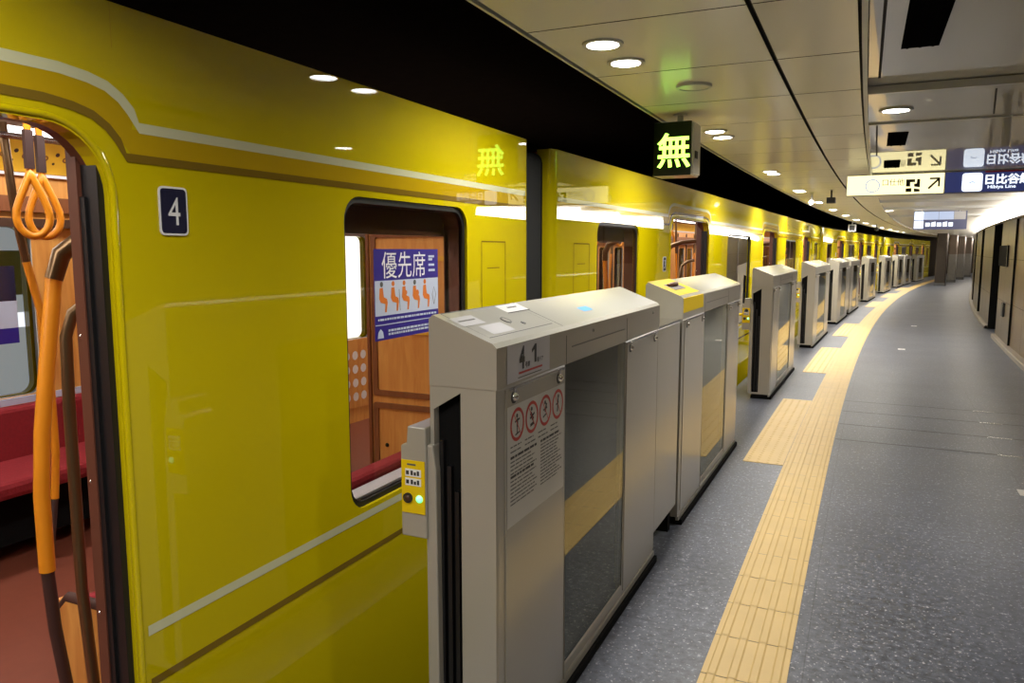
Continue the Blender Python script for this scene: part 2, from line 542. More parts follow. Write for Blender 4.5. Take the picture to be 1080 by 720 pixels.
# ---------------------------------------------------------------- the room
def build_room():
    # platform floor with (o, s) UVs for its tile joints
    mb = MB()
    os_ = [-1.26, -0.9, -0.4, 0.2, 0.8, 1.4, 2.05]
    ss = srange(SMIN, SMAX, 1.0)
    vs, uv = [], []
    for s in ss:
        for o in os_:
            vs.append(P(s, o, 0)); uv.append((o, s))
    n = len(os_)
    mb.raw(vs, [(i * n + k, i * n + k + 1, (i + 1) * n + k + 1, (i + 1) * n + k) for i in range(len(ss) - 1) for k in range(n - 1)], 'floor')
    mb.uv = uv
    struct(mb, 'floor')
    # coping of the platform edge and its face
    mb = MB()
    sweep(mb, [(-1.28, -1.15), (-1.28, 0.0), (-1.26, 0.0)], SMIN, SMAX, 'edge_stone')
    struct(mb, 'trim_1')
    mb = MB()
    sweep(mb, [(-6.5, -1.15), (-1.28, -1.15)], SMIN - 8, SMAX, 'tunnel')
    struct(mb, 'floor_track')
    # tunnel
    mb = MB()
    sweep(mb, [(-5.3, -1.15), (-5.3, 3.1)], SMIN - 8, SMAX, 'tunnel')
    struct(mb, 'wall_left')
    mb = MB()
    sweep(mb, [(-5.3, 3.1), (-1.17, 3.1), (-1.17, ZL + .03)], SMIN - 8, SMAX, 'dark_void')
    struct(mb, 'ceiling_tunnel')
    # left ceiling zone: panels with open joints over a dark backing
    mb = MB()
    zb = ZL + .022
    sweep(mb, [(-1.14, zb), (0.02, zb)], SMIN, SMAX, 'ceil_gap')
    lat = [(-1.108, -0.366), (-0.348, -0.05)]
    s = 2.55 - 0.76 * 12
    while s < SMAX - 1:
        for o0, o1 in lat:
            g = 0.004
            q = srange(s + g, s + 0.76 - g, 0.4)
            for a, b in zip(q[:-1], q[1:]):
                mb.face([P(a, o0, ZL), P(a, o1, ZL), P(b, o1, ZL), P(b, o0, ZL)], 'ceil')
            for a in (s + g, s + 0.76 - g):
                mb.face([P(a, o0, ZL), P(a, o1, ZL), P(a, o1, zb), P(a, o0, zb)], 'ceil_gap')
        s += 0.76
    for o in (-1.108, -0.366, -0.348, -0.05):
        sweep(mb, [(o, ZL), (o, zb)], SMIN, SMAX, 'ceil_gap')
    struct(mb, 'ceiling')
    # edge trims of the left zone
    mb = MB()
    sweep(mb, [(-1.128, zb), (-1.128, ZL - .008), (-1.117, ZL - .008), (-1.117, zb)], SMIN, SMAX, 'ceil_trim')
    struct(mb, 'trim_2')
    # right ceiling zone: glossy flat panels, a cross band, a lengthwise slot, and its edge trim
    mb = MB()
    zr = ZR
    bands = [(SMIN, 3.82, zr), (3.82, 4.74, zr - 0.028), (4.74, 9.3, zr), (9.3, 9.8, zr - 0.04), (9.8, 10.7, zr),
             (10.7, 11.2, zr - 0.04), (11.2, 12.3, zr), (12.3, 12.9, zr - 0.04), (12.9, 14.4, zr), (14.4, 15.0, zr - 0.04),
             (15.0, 17.6, zr), (17.6, 18.4, zr - 0.04), (18.4, SMAX, zr)]
    for i, (a, b, z) in enumerate(bands):
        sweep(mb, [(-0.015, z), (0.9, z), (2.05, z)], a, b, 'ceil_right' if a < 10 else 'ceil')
        if i:
            z2 = bands[i - 1][2]
            mb.face([P(a, -0.015, z), P(a, 2.05, z), P(a, 2.05, z2), P(a, -0.015, z2)], 'ceil_trim')
    sweep(mb, [(-0.015, ZL + .022), (-0.015, zr - 0.028)], SMIN, SMAX, 'ceil_right')
    struct(mb, 'ceiling_right')
    mb = MB()
    sweep(mb, [(-0.036, ZL + .015), (-0.036, zr - .012), (-0.018, zr - .012), (-0.018, zr)], SMIN, SMAX, 'ceil_trim')
    for k in range(26):
        s = 2.1 + random.random() * 3.7
        z = zr - .008 + random.random() * 0.048
        l = 0.01 + random.random() * 0.025
        mb.face([P(s, -0.037, z), P(s + l, -0.037, z), P(s + l, -0.037, z + 0.01), P(s, -0.037, z + 0.01)], 'rust')
    struct(mb, 'trim_3')
    mb = MB()
    for a, b in ((SMIN, 3.64), (4.8, 6.56)):
        sweep(mb, [(0.022, zr - 0.002), (0.032, zr - 0.002)], a, b, 'ceil_gap')
    mb.face([P(3.92, 0.48, zr - 0.030), P(3.92, 0.488, zr - 0.030), P(4.64, 0.568, zr - 0.030), P(4.64, 0.56, zr - 0.030)], 'ceil_gap')
    for a, z in ((3.82, zr - 0.03), (4.74, zr - 0.03)):
        mb.box(-0.015, 2.0, -0.024, 0.0, z - 0.006, z + 0.026, 'ceil_trim', Matrix.Translation(P(a, 0)) @ Matrix.Rotation(ANG(a), 4, 'Z'))
    struct(mb, 'trim_4')

    # right wall: dressed panels with three dark recesses, curved with the platform
    ow = 1.80
    zt = 2.0
    S = lambda u: s_at(u, ow)
    segs = [(SMIN, S(1070), 'wall_tan', ow + 0.03), (S(1070), S(1056), 'wall', ow)]
    rec = [(S(1056), S(1047.5)), (S(1037.5), S(1035)), (S(1030), S(1028.6))]
    segs += [(rec[0][1], rec[1][0], 'wall', ow), (rec[1][1], rec[2][0], 'wall', ow), (rec[2][1], SMAX, 'wall', ow)]
    mb = MB()
    for a, b, mt, o in segs:
        q = [a] + [x for x in srange(a, b, 1.2)[1:-1]] + [b]
        for c, d in zip(q[:-1], q[1:]):
            for z0, z1 in ((0, 0.68), (0.685, 1.36), (1.365, zt)):
                mb.face([P(c + 0.004, o, z0), P(d - 0.004, o, z0), P(d - 0.004, o, z1), P(c + 0.004, o, z1)], mt)
        sweep(mb, [(o + 0.012, 0), (o + 0.012, zt)], a, b, 'ceil_gap')
        for e in (a, b):
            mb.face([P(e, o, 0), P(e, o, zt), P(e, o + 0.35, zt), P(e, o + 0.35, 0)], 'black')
    for a, b in rec:
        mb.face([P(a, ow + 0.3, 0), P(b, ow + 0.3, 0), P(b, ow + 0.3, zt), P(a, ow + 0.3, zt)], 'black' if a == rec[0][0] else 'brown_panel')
    sweep(mb, [(ow + 0.5, zt), (ow - 0.02, zt), (ow - 0.02, zt - 0.03), (ow + 0.02, zt - 0.03)], SMIN, SMAX, 'brown_panel')
    struct(mb, 'wall_right')
    mb = MB()
    a = SMIN
    for b in [rec[0][0], None]:
        e = b if b else SMAX
        sweep(mb, [(ow - 0.06, 0), (ow - 0.06, 0.055), (ow - 0.05, 0.065), (ow + 0.05, 0.065)], a, e, 'plinth')
        a = rec[0][1]
    struct(mb, 'baseboard_right')
    # back and far closing walls
    mb = MB()
    mb.face([P(SMIN, -6.5, -1.2), P(SMIN, 2.4, -1.2), P(SMIN, 2.4, 2.6), P(SMIN, -6.5, 2.6)], 'wall')
    struct(mb, 'wall_back')
    mb = MB()
    mb.face([P(SMAX - .5, -5.3, -1.2), P(SMAX - .5, 2.4, -1.2), P(SMAX - .5, 2.4, 3.4), P(SMAX - .5, -5.3, 3.4)], 'wall')
    struct(mb, 'wall_front')
    # expansion joints across the floor
    for i, s in enumerate((6.47, 7.07, 7.66, 8.20)):
        mb = MB()
        for a, b, mt in ((-0.155, 0.95, 'text_dark'), (0.95, 1.12, 'steel'), (1.12, 1.72, 'text_dark')):  # short steel length imitates a reflection on the dark joint
            mb.raw([P(s, a, 0.0015), P(s, b, 0.0015), P(s + 0.018, b, 0.0015), P(s + 0.018, a, 0.0015)], [(0, 1, 2, 3)], mt)
        struct(mb, 'trim_%d' % (5 + i))
    return rec


def s_at(u, o, hint_max=60):
    """arc length where the sight line of image column u crosses offset o (near crossing)"""
    x = (u - 540) / F
    up = (360 - HY) / F
    fwd = math.cos(pitch) + math.sin(pitch) * up
    X = math.cos(yaw) * x - math.sin(yaw) * fwd
    Y = math.sin(yaw) * x + math.cos(yaw) * fwd
    n = math.hypot(X, Y); X /= n; Y /= n
    b = -(X * RAD + Y * S0); c = RAD * RAD + S0 * S0 - (RAD - o) ** 2
    D = b * b - c
    if D < 0:
        return None
    t = min(q for q in (-b - math.sqrt(D), -b + math.sqrt(D)) if q > 0.3)
    px, py = X * t, Y * t
    return math.atan2(py - S0, RAD - px) * RAD + S0


rec = build_room()


# ---------------------------------------------------------------- tactile paving
def build_tactile():
    o0, o1 = -0.45, -0.165
    mb = MB()
    s = -1.0
    while s < 48:
        q = srange(s + 0.002, s + 0.298, 0.15)
        h = 0.004
        for a, b in zip(q[:-1], q[1:]):
            mb.face([P(a, o0, h), P(a, o1, h), P(b, o1, h), P(b, o0, h)], 'tactile')
            if s < 22:
                for k in range(4):
                    c = o0 + 0.036 + k * 0.071
                    w = 0.011
                    mb.face([P(a, c - w, 0.0075), P(a, c + w, 0.0075), P(b, c + w, 0.0075), P(b, c - w, 0.0075)], 'tactile')
                    mb.face([P(a, c - w - .006, h), P(a, c - w, 0.0075), P(b, c - w, 0.0075), P(b, c - w - .006, h)], 'tactile')
                    mb.face([P(a, c + w + .006, h), P(a, c + w, 0.0075), P(b, c + w, 0.0075), P(b, c + w + .006, h)], 'tactile')
        for o in (o0, o1):
            mb.face([P(s, o, 0), P(s + .3, o, 0), P(s + .3, o, h), P(s, o, h)], 'tactile')
        s += 0.3
    tag(mb.build('tactile_guide_strip'), 'long curving yellow tactile guide strip with raised bars running along the platform', 'tactile paving')
    names = ['nearest yellow tactile boarding patch beside the guide strip, before the second gate opening',
             'second yellow tactile boarding patch from the camera beside the guide strip',
             'third yellow tactile boarding patch from the camera beside the guide strip',
             'fourth yellow tactile boarding patch from the camera beside the guide strip',
             'fifth yellow tactile boarding patch from the camera beside the guide strip',
             'sixth yellow tactile boarding patch from the camera, small in the distance']
    for (a, b), lb in zip([(5.5, 8.05), (9.95, 12.65), (14.45, 17.05), (22.3, 24.8), (27.1, 29.8), (32.0, 34.6)], names):
        mb = MB()
        ss = srange(a, b, 0.5)
        p0, p1 = -0.725, -0.453
        for c, d in zip(ss[:-1], ss[1:]):
            mb.face([P(c, p0, .004), P(c, p1, .004), P(d, p1, .004), P(d, p0, .004)], 'tactile')
        for o in (p0, p1):
            sweep(mb, [(o, 0), (o, .004)], a, b, 'tactile')
        for s in (a, b):
            mb.face([P(s, p0, 0), P(s, p1, 0), P(s, p1, .004), P(s, p0, .004)], 'tactile')
        if a < 16:
            n = int((b - a) / 0.06)
            for i in range(n):
                for k in range(4):
                    c = P(a + 0.03 + i * 0.06, p0 + 0.033 + k * 0.066, .004)
                    vs = [c + Vector((math.cos(q) * .012, math.sin(q) * .012, 0)) for q in [PI / 4 * j for j in range(8)]]
                    vt = [c + Vector((math.cos(q) * .008, math.sin(q) * .008, 0.003)) for q in [PI / 4 * j for j in range(8)]]
                    mb.raw(vs + vt, [(j, (j + 1) % 8, 8 + (j + 1) % 8, 8 + j) for j in range(8)] + [tuple(range(8, 16))], 'tactile')
        tag(mb.build('tactile_boarding_patch'), lb, 'tactile paving', 'tactile boarding patches at the gates')


build_tactile()

# ---------------------------------------------------------------- train car
CL = 15.7
DOORS = [3.1, 7.85, 12.6]
DW = 0.7
WINS = [(0.68, 1.54, 0.60, 1.68), (4.75, 6.20, 0.60, 1.68), (9.50, 10.95, 0.60, 1.68), (14.16, 15.02, 0.60, 1.68)]
WI = 2.45                                        # inner face of the far side


def door_loop(c, r=0.145, grow=0.0, b0=0.0):
    return rrect(c - DW - grow, c + DW + grow, b0, 1.768 + grow, r + grow, n=10, rb=0)


def stripe_path(z, rise, knee, half_end, y0, y1):
    """a stripe that climbs over each door; z base height"""
    pts = [(y0, z)]
    for c in DOORS:
        for sg in (-1, 1):
            seq = [(knee, 0.0), (knee - 0.02, 0.35), (knee - 0.045, 0.61), (knee - 0.08, 0.82), (knee - 0.125, 0.93), (knee - 0.19, 1.0)]
            if sg == 1:
                seq = list(reversed(seq))
            for d, f in seq:
                pts.append((c + sg * d, z + rise * f))
    pts.append((y1, z))
    return pts


def near_side(car):
    fn = lambda a, b, t: Vector((t, a, b))
    holes = [door_loop(c, b0=0.0) for c in DOORS] + [rrect(a, b, c, d, 0.085) for a, b, c, d in WINS]
    mb = MB()
    mb.sheet(rrect(0.05, CL - 0.05, -0.30, 2.05, 0.0, rb=0.0), holes, fn, 0.0, -0.045, 'yellow')
    # rounded corner posts and cant rail
    for y, q in ((0.05, -1), (CL - 0.05, 1)):
        pr = [(-0.05 + 0.05 * math.cos(PI / 2 * i / 5), y + q * 0.05 * math.sin(PI / 2 * i / 5)) for i in range(6)]
        pr.append((-0.10, y + q * 0.05))
        vs = [(x, yy, z) for z in (-0.30, 2.05) for x, yy in pr]
        n = len(pr)
        mb.raw(vs, [(i, i + 1, n + i + 1, n + i) for i in range(n - 1)], 'yellow', True)
    # raised rounded rim round each doorway
    for c in DOORS:
        path = [fn(a, b, 0.0) for a, b in door_loop(c, grow=0.012)]
        path = path[1:-1] if False else path
        i0 = path.index(min(path, key=lambda p: (p.z, -p.y)))
        lp = [p for p in path]
        # order: bottom right -> up -> over -> bottom left
        mb.tube(lp, 0.008, 'yellow', 8)
    # painted lines
    off = 0.0012
    mb.strip(stripe_path(1.747, 0.100, 0.77, 0, 0.06, CL - 0.06), 0.062, fn, off, 'mustard')
    mb.strip(stripe_path(1.783, 0.098, 0.79, 0, 0.06, CL - 0.06), 0.024, fn, off * 1.6, 'white_stripe')
    mb.strip(stripe_path(1.712, 0.102, 0.752, 0, 0.06, CL - 0.06), 0.020, fn, off * 1.6, 'brown_stripe')
    ed = [0.06] + [x for c in DOORS for x in (c - DW - 0.035, c + DW + 0.035)] + [CL - 0.06]
    for a, b in zip(ed[::2], ed[1::2]):
        mb.strip([(a, 0.57), (b, 0.57)], 0.026, fn, off, 'white_stripe')
        mb.strip([(a, 0.435), (b, 0.435)], 0.020, fn, off, 'brown_stripe')
    # panel seams
    for y in (12.6 + 0.73, 12.6 - 0.73, 7.85 + 0.73, 7.85 - .73, 3.83, 2.37):
        mb.strip([(y, 1.95), (y, 2.05)], 0.0015, fn, off, 'mustard')
    for y in (0.42, CL - 0.42):
        for a, b in (((y - .125, .62), (y - .125, 1.54)), ((y + .125, .62), (y + .125, 1.54)), ((y - .125, 1.54), (y + .125, 1.54))):
            mb.strip([a, b], 0.006, fn, off, 'brown_stripe')
        mb.strip([(y - .07, 1.42), (y + .06, 1.42)], 0.004, fn, off, 'brown_stripe')
    mb.build('side_panel', car)
    # window frames and panes
    for a, b, c, d in WINS:
        m2 = MB()
        lo = rrect(a, b, c, d, 0.085); li = rrect(a + .02, b - .02, c + .02, d - .02, 0.07)
        m2.frame(lo, li, fn, -0.012, -0.03, 'rubber')
        m2.ring(li, fn, -0.02, -0.10, 'jamb')
        if b - a > 1.2:
            m2.box(-0.06, -0.02, (a + b) / 2 - .02, (a + b) / 2 + .02, c + .01, d - .01, 'brown_panel')
        fr = m2.build('window_frame', car)
        m3 = MB()
        m3.raw([fn(p, q, -0.022) for p, q in li], [tuple(range(len(li)))], 'train_glass')
        m3.build('window_pane', fr)
    # doorways: rubber seal, inner jamb and the edge of the slid-back leaf
    for c in DOORS:
        m2 = MB()
        m2.ring(door_loop(c, grow=0.001), fn, -0.012, -0.08, 'jamb')
        for sg in (-1, 1):
            y = c + sg * DW
            m2.box(-0.078, -0.014, min(y, y - sg * .016), max(y, y - sg * .016), 0.03, 1.70, 'rubber')
        m2.build('door_seal', car)
        for sg in (-1, 1):
            m2 = MB()
            y = c + sg * (DW + 0.005)
            m2.box(-0.066, -0.05, y - 0.028, y + 0.03, 0.03, 1.62, 'rubber')
            m2.box(-0.086, -0.066, min(y, y - sg * 0.032), max(y, y - sg * 0.032), 0.03, 1.77, 'jamb')
            m2.box(-0.118, -0.086, min(y - sg * .018, y + sg * .05), max(y - sg * .018, y + sg * .05), 0.03, 1.80, 'jamb')
            for z in (0.3, 0.62, 0.95, 1.3):
                m2.dome((-0.102, y - sg * 0.019, z), (0, -sg, 0), 0.006, 'chrome', 8, 3)
            m2.build('door_leaf', car)


def far_side(car):
    fn = lambda a, b, t: Vector((t, a, b))
    holes = [rrect(a + (.3 if a < 1 else 0), b - (.3 if a > 14 else 0), 0.74, 1.62, 0.06) for a, b, c, d in WINS] + \
            [rrect(c + e * .35 - .22, c + e * .35 + .22, 0.8, 1.55, 0.06) for c in DOORS for e in (-1, 1)]
    mb = MB()
    mb.sheet(rrect(0.05, CL - 0.05, -0.30, 2.05, 0.0, rb=0), holes, fn, -2.55, -2.51, 'yellow')
    mb.build('far_side_panel', car)
    mb = MB()
    mb.sheet(rrect(0.05, CL - 0.05, 0.0, 2.06, 0.0, rb=0), holes, fn, -WI, -WI - 0.03, 'wood', hole_mt='int_cream')
    # cross rail and upper ad course along the far side
    mb.box(-WI + .001, -WI + 0.05, 0.1, CL - .1, 1.62, 1.665, 'brown_panel')
    mb.box(-WI + .001, -WI + 0.03, 0.1, CL - .1, 1.70, 1.78, 'wood_dark')
    for c in DOORS:
        for q in (c - DW, c, c + DW):
            mb.box(-WI + .001, -WI + .02, q - .02, q + .02, 0.03, 1.85, 'brown_panel')
    mb.build('far_wall_lining', car)
    mb = MB()
    mb.raw([(-WI - .01, y, z) for y, z in ((0.1, .7), (CL - .1, .7), (CL - .1, 1.66), (0.1, 1.66))], [(0, 1, 2, 3)], 'train_glass')
    mb.build('far_window_pane', car)
    mb = MB()
    mb.face([(-WI + .012, .12, 1.905), (-WI + .012, CL - .12, 1.905), (-WI + .08, CL - .12, 2.06), (-WI + .08, .12, 2.06)], 'ad_gold')
    y = .2
    while y < CL - .3:
        for f, r_ in ((.35, .008), (.65, .012)):
            mb.disc((-WI + .012 + .068 * f + .003, y + f * .05, 1.905 + .155 * f), (1, 0, -.6), 0, r_, 'strap', 8)
        mb.disc((-WI + .012 + .068 * .5 + .003, y + .08, 1.983), (1, 0, -.6), .008, .016, 'wood_dark', 10)
        y += .11
    mb.box(-WI + .001, -WI + .03, .12, CL - .12, 1.885, 1.90, 'white')
    mb.build('advert_course', car)


def interior(car, detail):
    mb = MB()
    mb.box(-WI, -0.05, 0.06, CL - .06, -0.05, 0.012, 'int_floor')
    mb.build('car_floor', car)
    mb = MB()
    # ceiling: shallow vault
    pr = [(-0.16, 1.98), (-0.45, 2.10), (-1.275, 2.16), (-2.10, 2.12), (-WI, 2.07)]
    for (x0, z0), (x1, z1) in zip(pr[:-1], pr[1:]):
        mb.face([(x0, .08, z0), (x0, CL - .08, z0), (x1, CL - .08, z1), (x1, .08, z1)], 'int_cream')
    mb.build('car_ceiling', car)
    for x in (-0.62, -2.06):
        mb = MB()
        mb.box(x - .08, x + .08, .5, CL - .3, 2.03, 2.07, 'car_lamp')
        mb.box(x - .10, x + .10, .45, CL - .25, 2.06, 2.10, 'int_cream')
        mb.build('ceiling_lamp', car)
    # near side lining
    fn = lambda a, b, t: Vector((t, a, b))
    holes = [rrect(c - DW, c + DW, 0.012, 1.775, 0.10, rb=0) for c in DOORS] + [rrect(a + .02, b - .02, c + .02, d - .02, 0.07) for a, b, c, d in WINS]
    mb = MB()
    mb.sheet(rrect(0.08, CL - 0.08, 0.0, 2.02, 0, rb=0), holes, fn, -0.082, -0.105, 'wood_dark', hole_mt='jamb')
    for a, b, c, d in WINS:
        mb.box(-0.14, -0.105, a - .05, b + .05, 1.56, 1.72, 'brown_panel')
        mb.box(-0.10, -0.03, a + .03, b - .03, c + .018, c + .03, 'label_grey')
    mb.build('near_wall_lining', car)
    # end bulkheads with a wide gangway opening
    for y, sg in ((0.07, 1), (CL - .07, -1)):
        mb = MB()
        f2 = lambda a, b, t: Vector((a, y + sg * t, b))
        mb.sheet([(-WI - .05, 0), (-.1, 0), (-.1, 2.05), (-WI - .05, 2.05)], [rrect(-1.64, -0.92, 0.012, 1.84, 0.06, rb=0)], f2, .05, .0, 'wood', hole_mt='jamb')
        mb.box(-2.5, -.06, min(y, y - sg * .03), max(y, y - sg * .03), -.3, 0.0, 'yellow')
        # mouldings of cupboard doors each side of the opening
        for x0, x1 in ((-.89, -.19), (-2.40, -1.67)):
            for z0, z1 in ((.10, .66), (.70, 1.60)):
                lo = rrect(x0, x1, z0, z1, .012, 2); li = rrect(x0 + .03, x1 - .03, z0 + .03, z1 - .03, .01, 2)
                mb.frame(lo, li, f2, .062, .05, 'wood_dark')
            mb.box(x0 - .03, x0 - .012, y + sg * .05 if sg > 0 else y - .065, y + .065 if sg > 0 else y - .05, 0.02, 1.8, 'wood_dark')
            lo = rrect(x0 + .09, x1 - .09, 1.05, 1.47, .02, 3); li = rrect(x0 + .115, x1 - .115, 1.075, 1.445, .015, 3)
            mb.frame(lo, li, f2, .062, .05, 'ad_gold')
            mb.dome((x0 + .08, y + sg * .052, .42), (0, sg, 0), .012, 'black', 8, 3)
        mb.box(-.68, -.50, y + (.05 if sg > 0 else -.062), y + (.062 if sg > 0 else -.05), 1.625, 1.68, 'plate_navy')
        mb.box(-.65, -.53, y + (.062 if sg > 0 else -.0635), y + (.0635 if sg > 0 else -.062), 1.645, 1.66, 'white')
        mb.tube([(-.92, y + sg * .08, 1.66), (-.76, y + sg * .08, 1.66), (-.72, y + sg * .08, 1.685)], .016, 'brown_panel', 8)
        mb.build('end_bulkhead', car)
    # benches
    def bench(y0, y1, far):
        X = (lambda d: -WI + d) if far else (lambda d: -.105 - d)
        mb = MB()
        x = sorted((X(.04), X(.50)))
        mb.box(x[0], x[1], y0, y1, .36, .44, 'seat_red')
        o = mb.build('bench_seat', car, bevel=.025)
        mb = MB()
        x = sorted((X(.01), X(.10)))
        mb.box(x[0], x[1], y0, y1, .42, .70 if far else .655, 'seat_red')
        mb.build('backrest', o, bevel=.02)
        mb = MB()
        x = sorted((X(.03), X(.36)))
        mb.box(x[0], x[1], y0 + .02, y1 - .02, .10, .36, 'black')
        if far:
            mb.box(-WI, -WI + .02, y0, y1, .70, .735, 'poster_grey')
        mb.build('seat_base', o)
        # end screens at the doorway side
    ranges = [(.14, 2.14), (4.06, 6.90), (8.80, 11.64), (13.56, CL - .14)]
    for y0, y1 in ranges:
        if y0 > .2:
            bench(y0, y1, True)
        bench(y0, y1, False)
    # low screens and grab rails beside doors
    for c in DOORS:
        for sg in (-1, 1):
            y = c + sg * .93
            mb = MB()
            mb.box(-.62, -.17, y - .012, y + .012, .10, .45, 'wood')
            mb.tube([(-.62, y, .12), (-.62, y, .42), (-.58, y, .46), (-.17, y, .46)], .016, 'strap', 8)
            mb.build('seat_screen', car)
            mb = MB()
            yy = c + sg * .80
            mb.tube([(-.17, yy + sg * .05, 1.40), (-.24, yy + sg * .03, 1.385), (-.29, yy, 1.34), (-.30, yy - sg * .015, 1.28), (-.30, yy - sg * .02, 1.1),
                     (-.30, yy - sg * .02, .6), (-.30, yy, .25), (-.29, yy + sg * .02, .14), (-.17, yy + sg * .05, .10)], .015, 'bronze', 10)
            mb.build('grab_rail', car)
            # curved stanchion with orange sleeve
            mb = MB()
            y = c + sg * .95
            up = [(-.17, y + sg * .12, 1.60), (-.34, y + sg * .06, 1.585), (-.44, y + sg * .02, 1.55), (-.49, y - sg * .03, 1.49), (-.50, y - sg * .05, 1.42)]
            mid = [(-.50, y - sg * .05, 1.42), (-.50, y - sg * .085, 1.2), (-.50, y - sg * .115, 1.0), (-.50, y - sg * .13, .82), (-.50, y - sg * .13, .60)]
            lo_ = [(-.50, y - sg * .13, .60), (-.50, y - sg * .12, .42), (-.50, y - sg * .10, .25), (-.50, y - sg * .07, .02)]
            mb.tube(up, [.020, .021, .024, .026, .024], 'bronze', 12)
            mb.tube(mid, .021, 'orange', 12)
            mb.tube(lo_, .017, 'strap', 12)
            mb.build('stanchion', car)
    for c in DOORS:
        for sg in (-1, 1):
            mb = MB()
            y = c + sg * 1.74
            mb.tube([(-1.85, y - sg * .10, 2.05), (-1.85, y - sg * .08, 1.75), (-1.85, y - sg * .06, 1.57), (-1.85, y - sg * .04, 1.45)], .018, 'bronze', 10)
            mb.tube([(-1.85, y - sg * .04, 1.45), (-1.85, y + sg * .01, 1.22), (-1.85, y + sg * .03, .85), (-1.85, y + sg * .03, .55), (-1.85, y + sg * .01, .34)], .018, 'orange', 10)
            mb.tube([(-1.85, y + sg * .01, .34), (-1.85, y - sg * .01, .2), (-1.85, y - sg * .04, .02)], .015, 'strap', 10)
            mb.build('far_stanchion', car)
    mb = MB()
    for x in (-.75, -1.80):
        mb.tube([(x, .3, 1.99), (x, CL - .3, 1.99)], .014, 'steel', 8)
    mb.build('strap_rail', car)
    if detail:
        # a wooden panel of white discs under the first far window
        mb = MB()
        mb.box(-WI + .001, -WI + .012, .12, 2.1, .14, .735, 'wood')
        for i in range(12):
            for j in range(4):
                mb.disc((-WI + .013, .2 + i * .11, .24 + j * .12), (1, 0, 0), 0, .038, 'white', 14)
        mb.build('disc_panel', car)


def hand_strap(car, x, y, tilt=0.0):
    mb = MB()
    z0 = 1.90
    mb.box(x - .003, x + .003, y - .010, y + .010, 1.70, 2.005, 'orange')
    o = mb.build('hand_strap', car)
    mb = MB()
    mb.box(x - .007, x + .007, y - .0125, y + .0125, 1.745, 1.86, 'strap')
    mb.build('sleeve', o)
    mb = MB()
    ring = []
    for i in range(22):
        t = 2 * PI * i / 22
        r = .062
        py, pz = math.sin(t) * r, -math.cos(t) * r
        if pz > 0:
            py *= max(.12, 1 - (pz / r) ** 1.4 * .9); pz *= 2.1
        ring.append((x + py * .35, y + py * .62, 1.605 + pz))
    mb.tube(ring, .011, 'orange', 8, closed=True)
    mb.build('grip_ring', o)
    return o


def build_car(digit, label, detail):
    car = thing('train_car', label, 'train car', group='coupled yellow train cars')
    near_side(car)
    far_side(car)
    interior(car, detail)
    mb = MB()
    n = 14
    pr = [(-2.55 * i / n, 2.05 + .25 * (1 - abs(1 - 2 * i / n) ** 1.5)) for i in range(n + 1)]
    for (x0, z0), (x1, z1) in zip(pr[:-1], pr[1:]):
        mb.face([(x0, .03, z0), (x0, CL - .03, z0), (x1, CL - .03, z1), (x1, .03, z1)], 'roof', True)
    for y in (.03, CL - .03):
        mb.raw([(x, y, z) for x, z in pr], [tuple(range(len(pr)))], 'roof')
    mb.build('car_roof', car)
    mb = MB()
    mb.box(-2.3, -.25, .4, CL - .4, -.75, -.06, 'black')
    mb.build('underframe', car)
    # folding bellows to the next car, with the walk-through inside
    mb = MB()
    fb = lambda a, b, t: Vector((a, t, b))
    y = CL - .01
    for i in range(6):
        q0, q1 = y + i * .055, y + (i + 1) * .055
        lo = rrect(-2.45, -.06, -.28, 2.03, .06); li = rrect(-1.62, -.94, .0, 1.86, .06)
        l2 = rrect(-2.42, -.09, -.25, 2.0, .06)
        k = len(lo)
        mb.raw([fb(a, b, q0) for a, b in l2] + [fb(a, b, (q0 + q1) / 2) for a, b in lo] + [fb(a, b, q1) for a, b in l2],
               [(j, (j + 1) % k, k + (j + 1) % k, k + j) for j in range(k)] + [(k + j, k + (j + 1) % k, 2 * k + (j + 1) % k, 2 * k + j) for j in range(k)], 'bellows')
        mb.ring(li, fb, q0, q1, 'int_cream')
    mb.frame(lo, li, fb, y + .01, y + .012, 'bellows')
    mb.frame(lo, li, fb, y + .325, y + .32, 'bellows')
    mb.build('gangway_bellows', car)
    number_plate(car, digit)
    return car


def number_plate(car, digit):
    fn = lambda a, b, t: Vector((t, a, b))
    for y, z in ((13.475, 1.596), (2.225, 1.39)):
        mb = MB()
        mb.sheet(rrect(y - .043, y + .043, z - .059, z + .059, .012, 4), [], fn, .004, .0015, 'white')
        mb.sheet(rrect(y - .038, y + .038, z - .054, z + .054, .009, 4), [], fn, .0045, .004, 'plate_navy')
        mb.text(digit, .098, fn, 'white', .0052, y, z, .80, .0)
        mb.build('number_plate', car)


LAB = ['nearest yellow train car, open door at left and purple priority seat sticker in its window',
       'second yellow train car, just beyond the dark bellows gap, standing behind the nearest gates',
       'third yellow train car along the curve, behind the middle platform gates',
       'farthest visible yellow train car, curving away toward the brown pillars']
POS = [((-1.55, 3.6 - CL, 0), 0.0)]
a2, a3, a4 = math.radians(2.4), math.radians(6.2), math.radians(10.2)
p2 = Vector((-1.55, 3.93, 0)); POS.append((p2, -a2))
d2 = Vector((math.sin(a2), math.cos(a2), 0)); e2 = p2 + d2 * CL
am = (a2 + a3) / 2
p3 = e2 + Vector((math.sin(am), math.cos(am), 0)) * .33; POS.append((p3, -a3))
e3 = p3 + Vector((math.sin(a3), math.cos(a3), 0)) * CL
am = (a3 + a4) / 2
p4 = e3 + Vector((math.sin(am), math.cos(am), 0)) * .33; POS.append((p4, -a4))

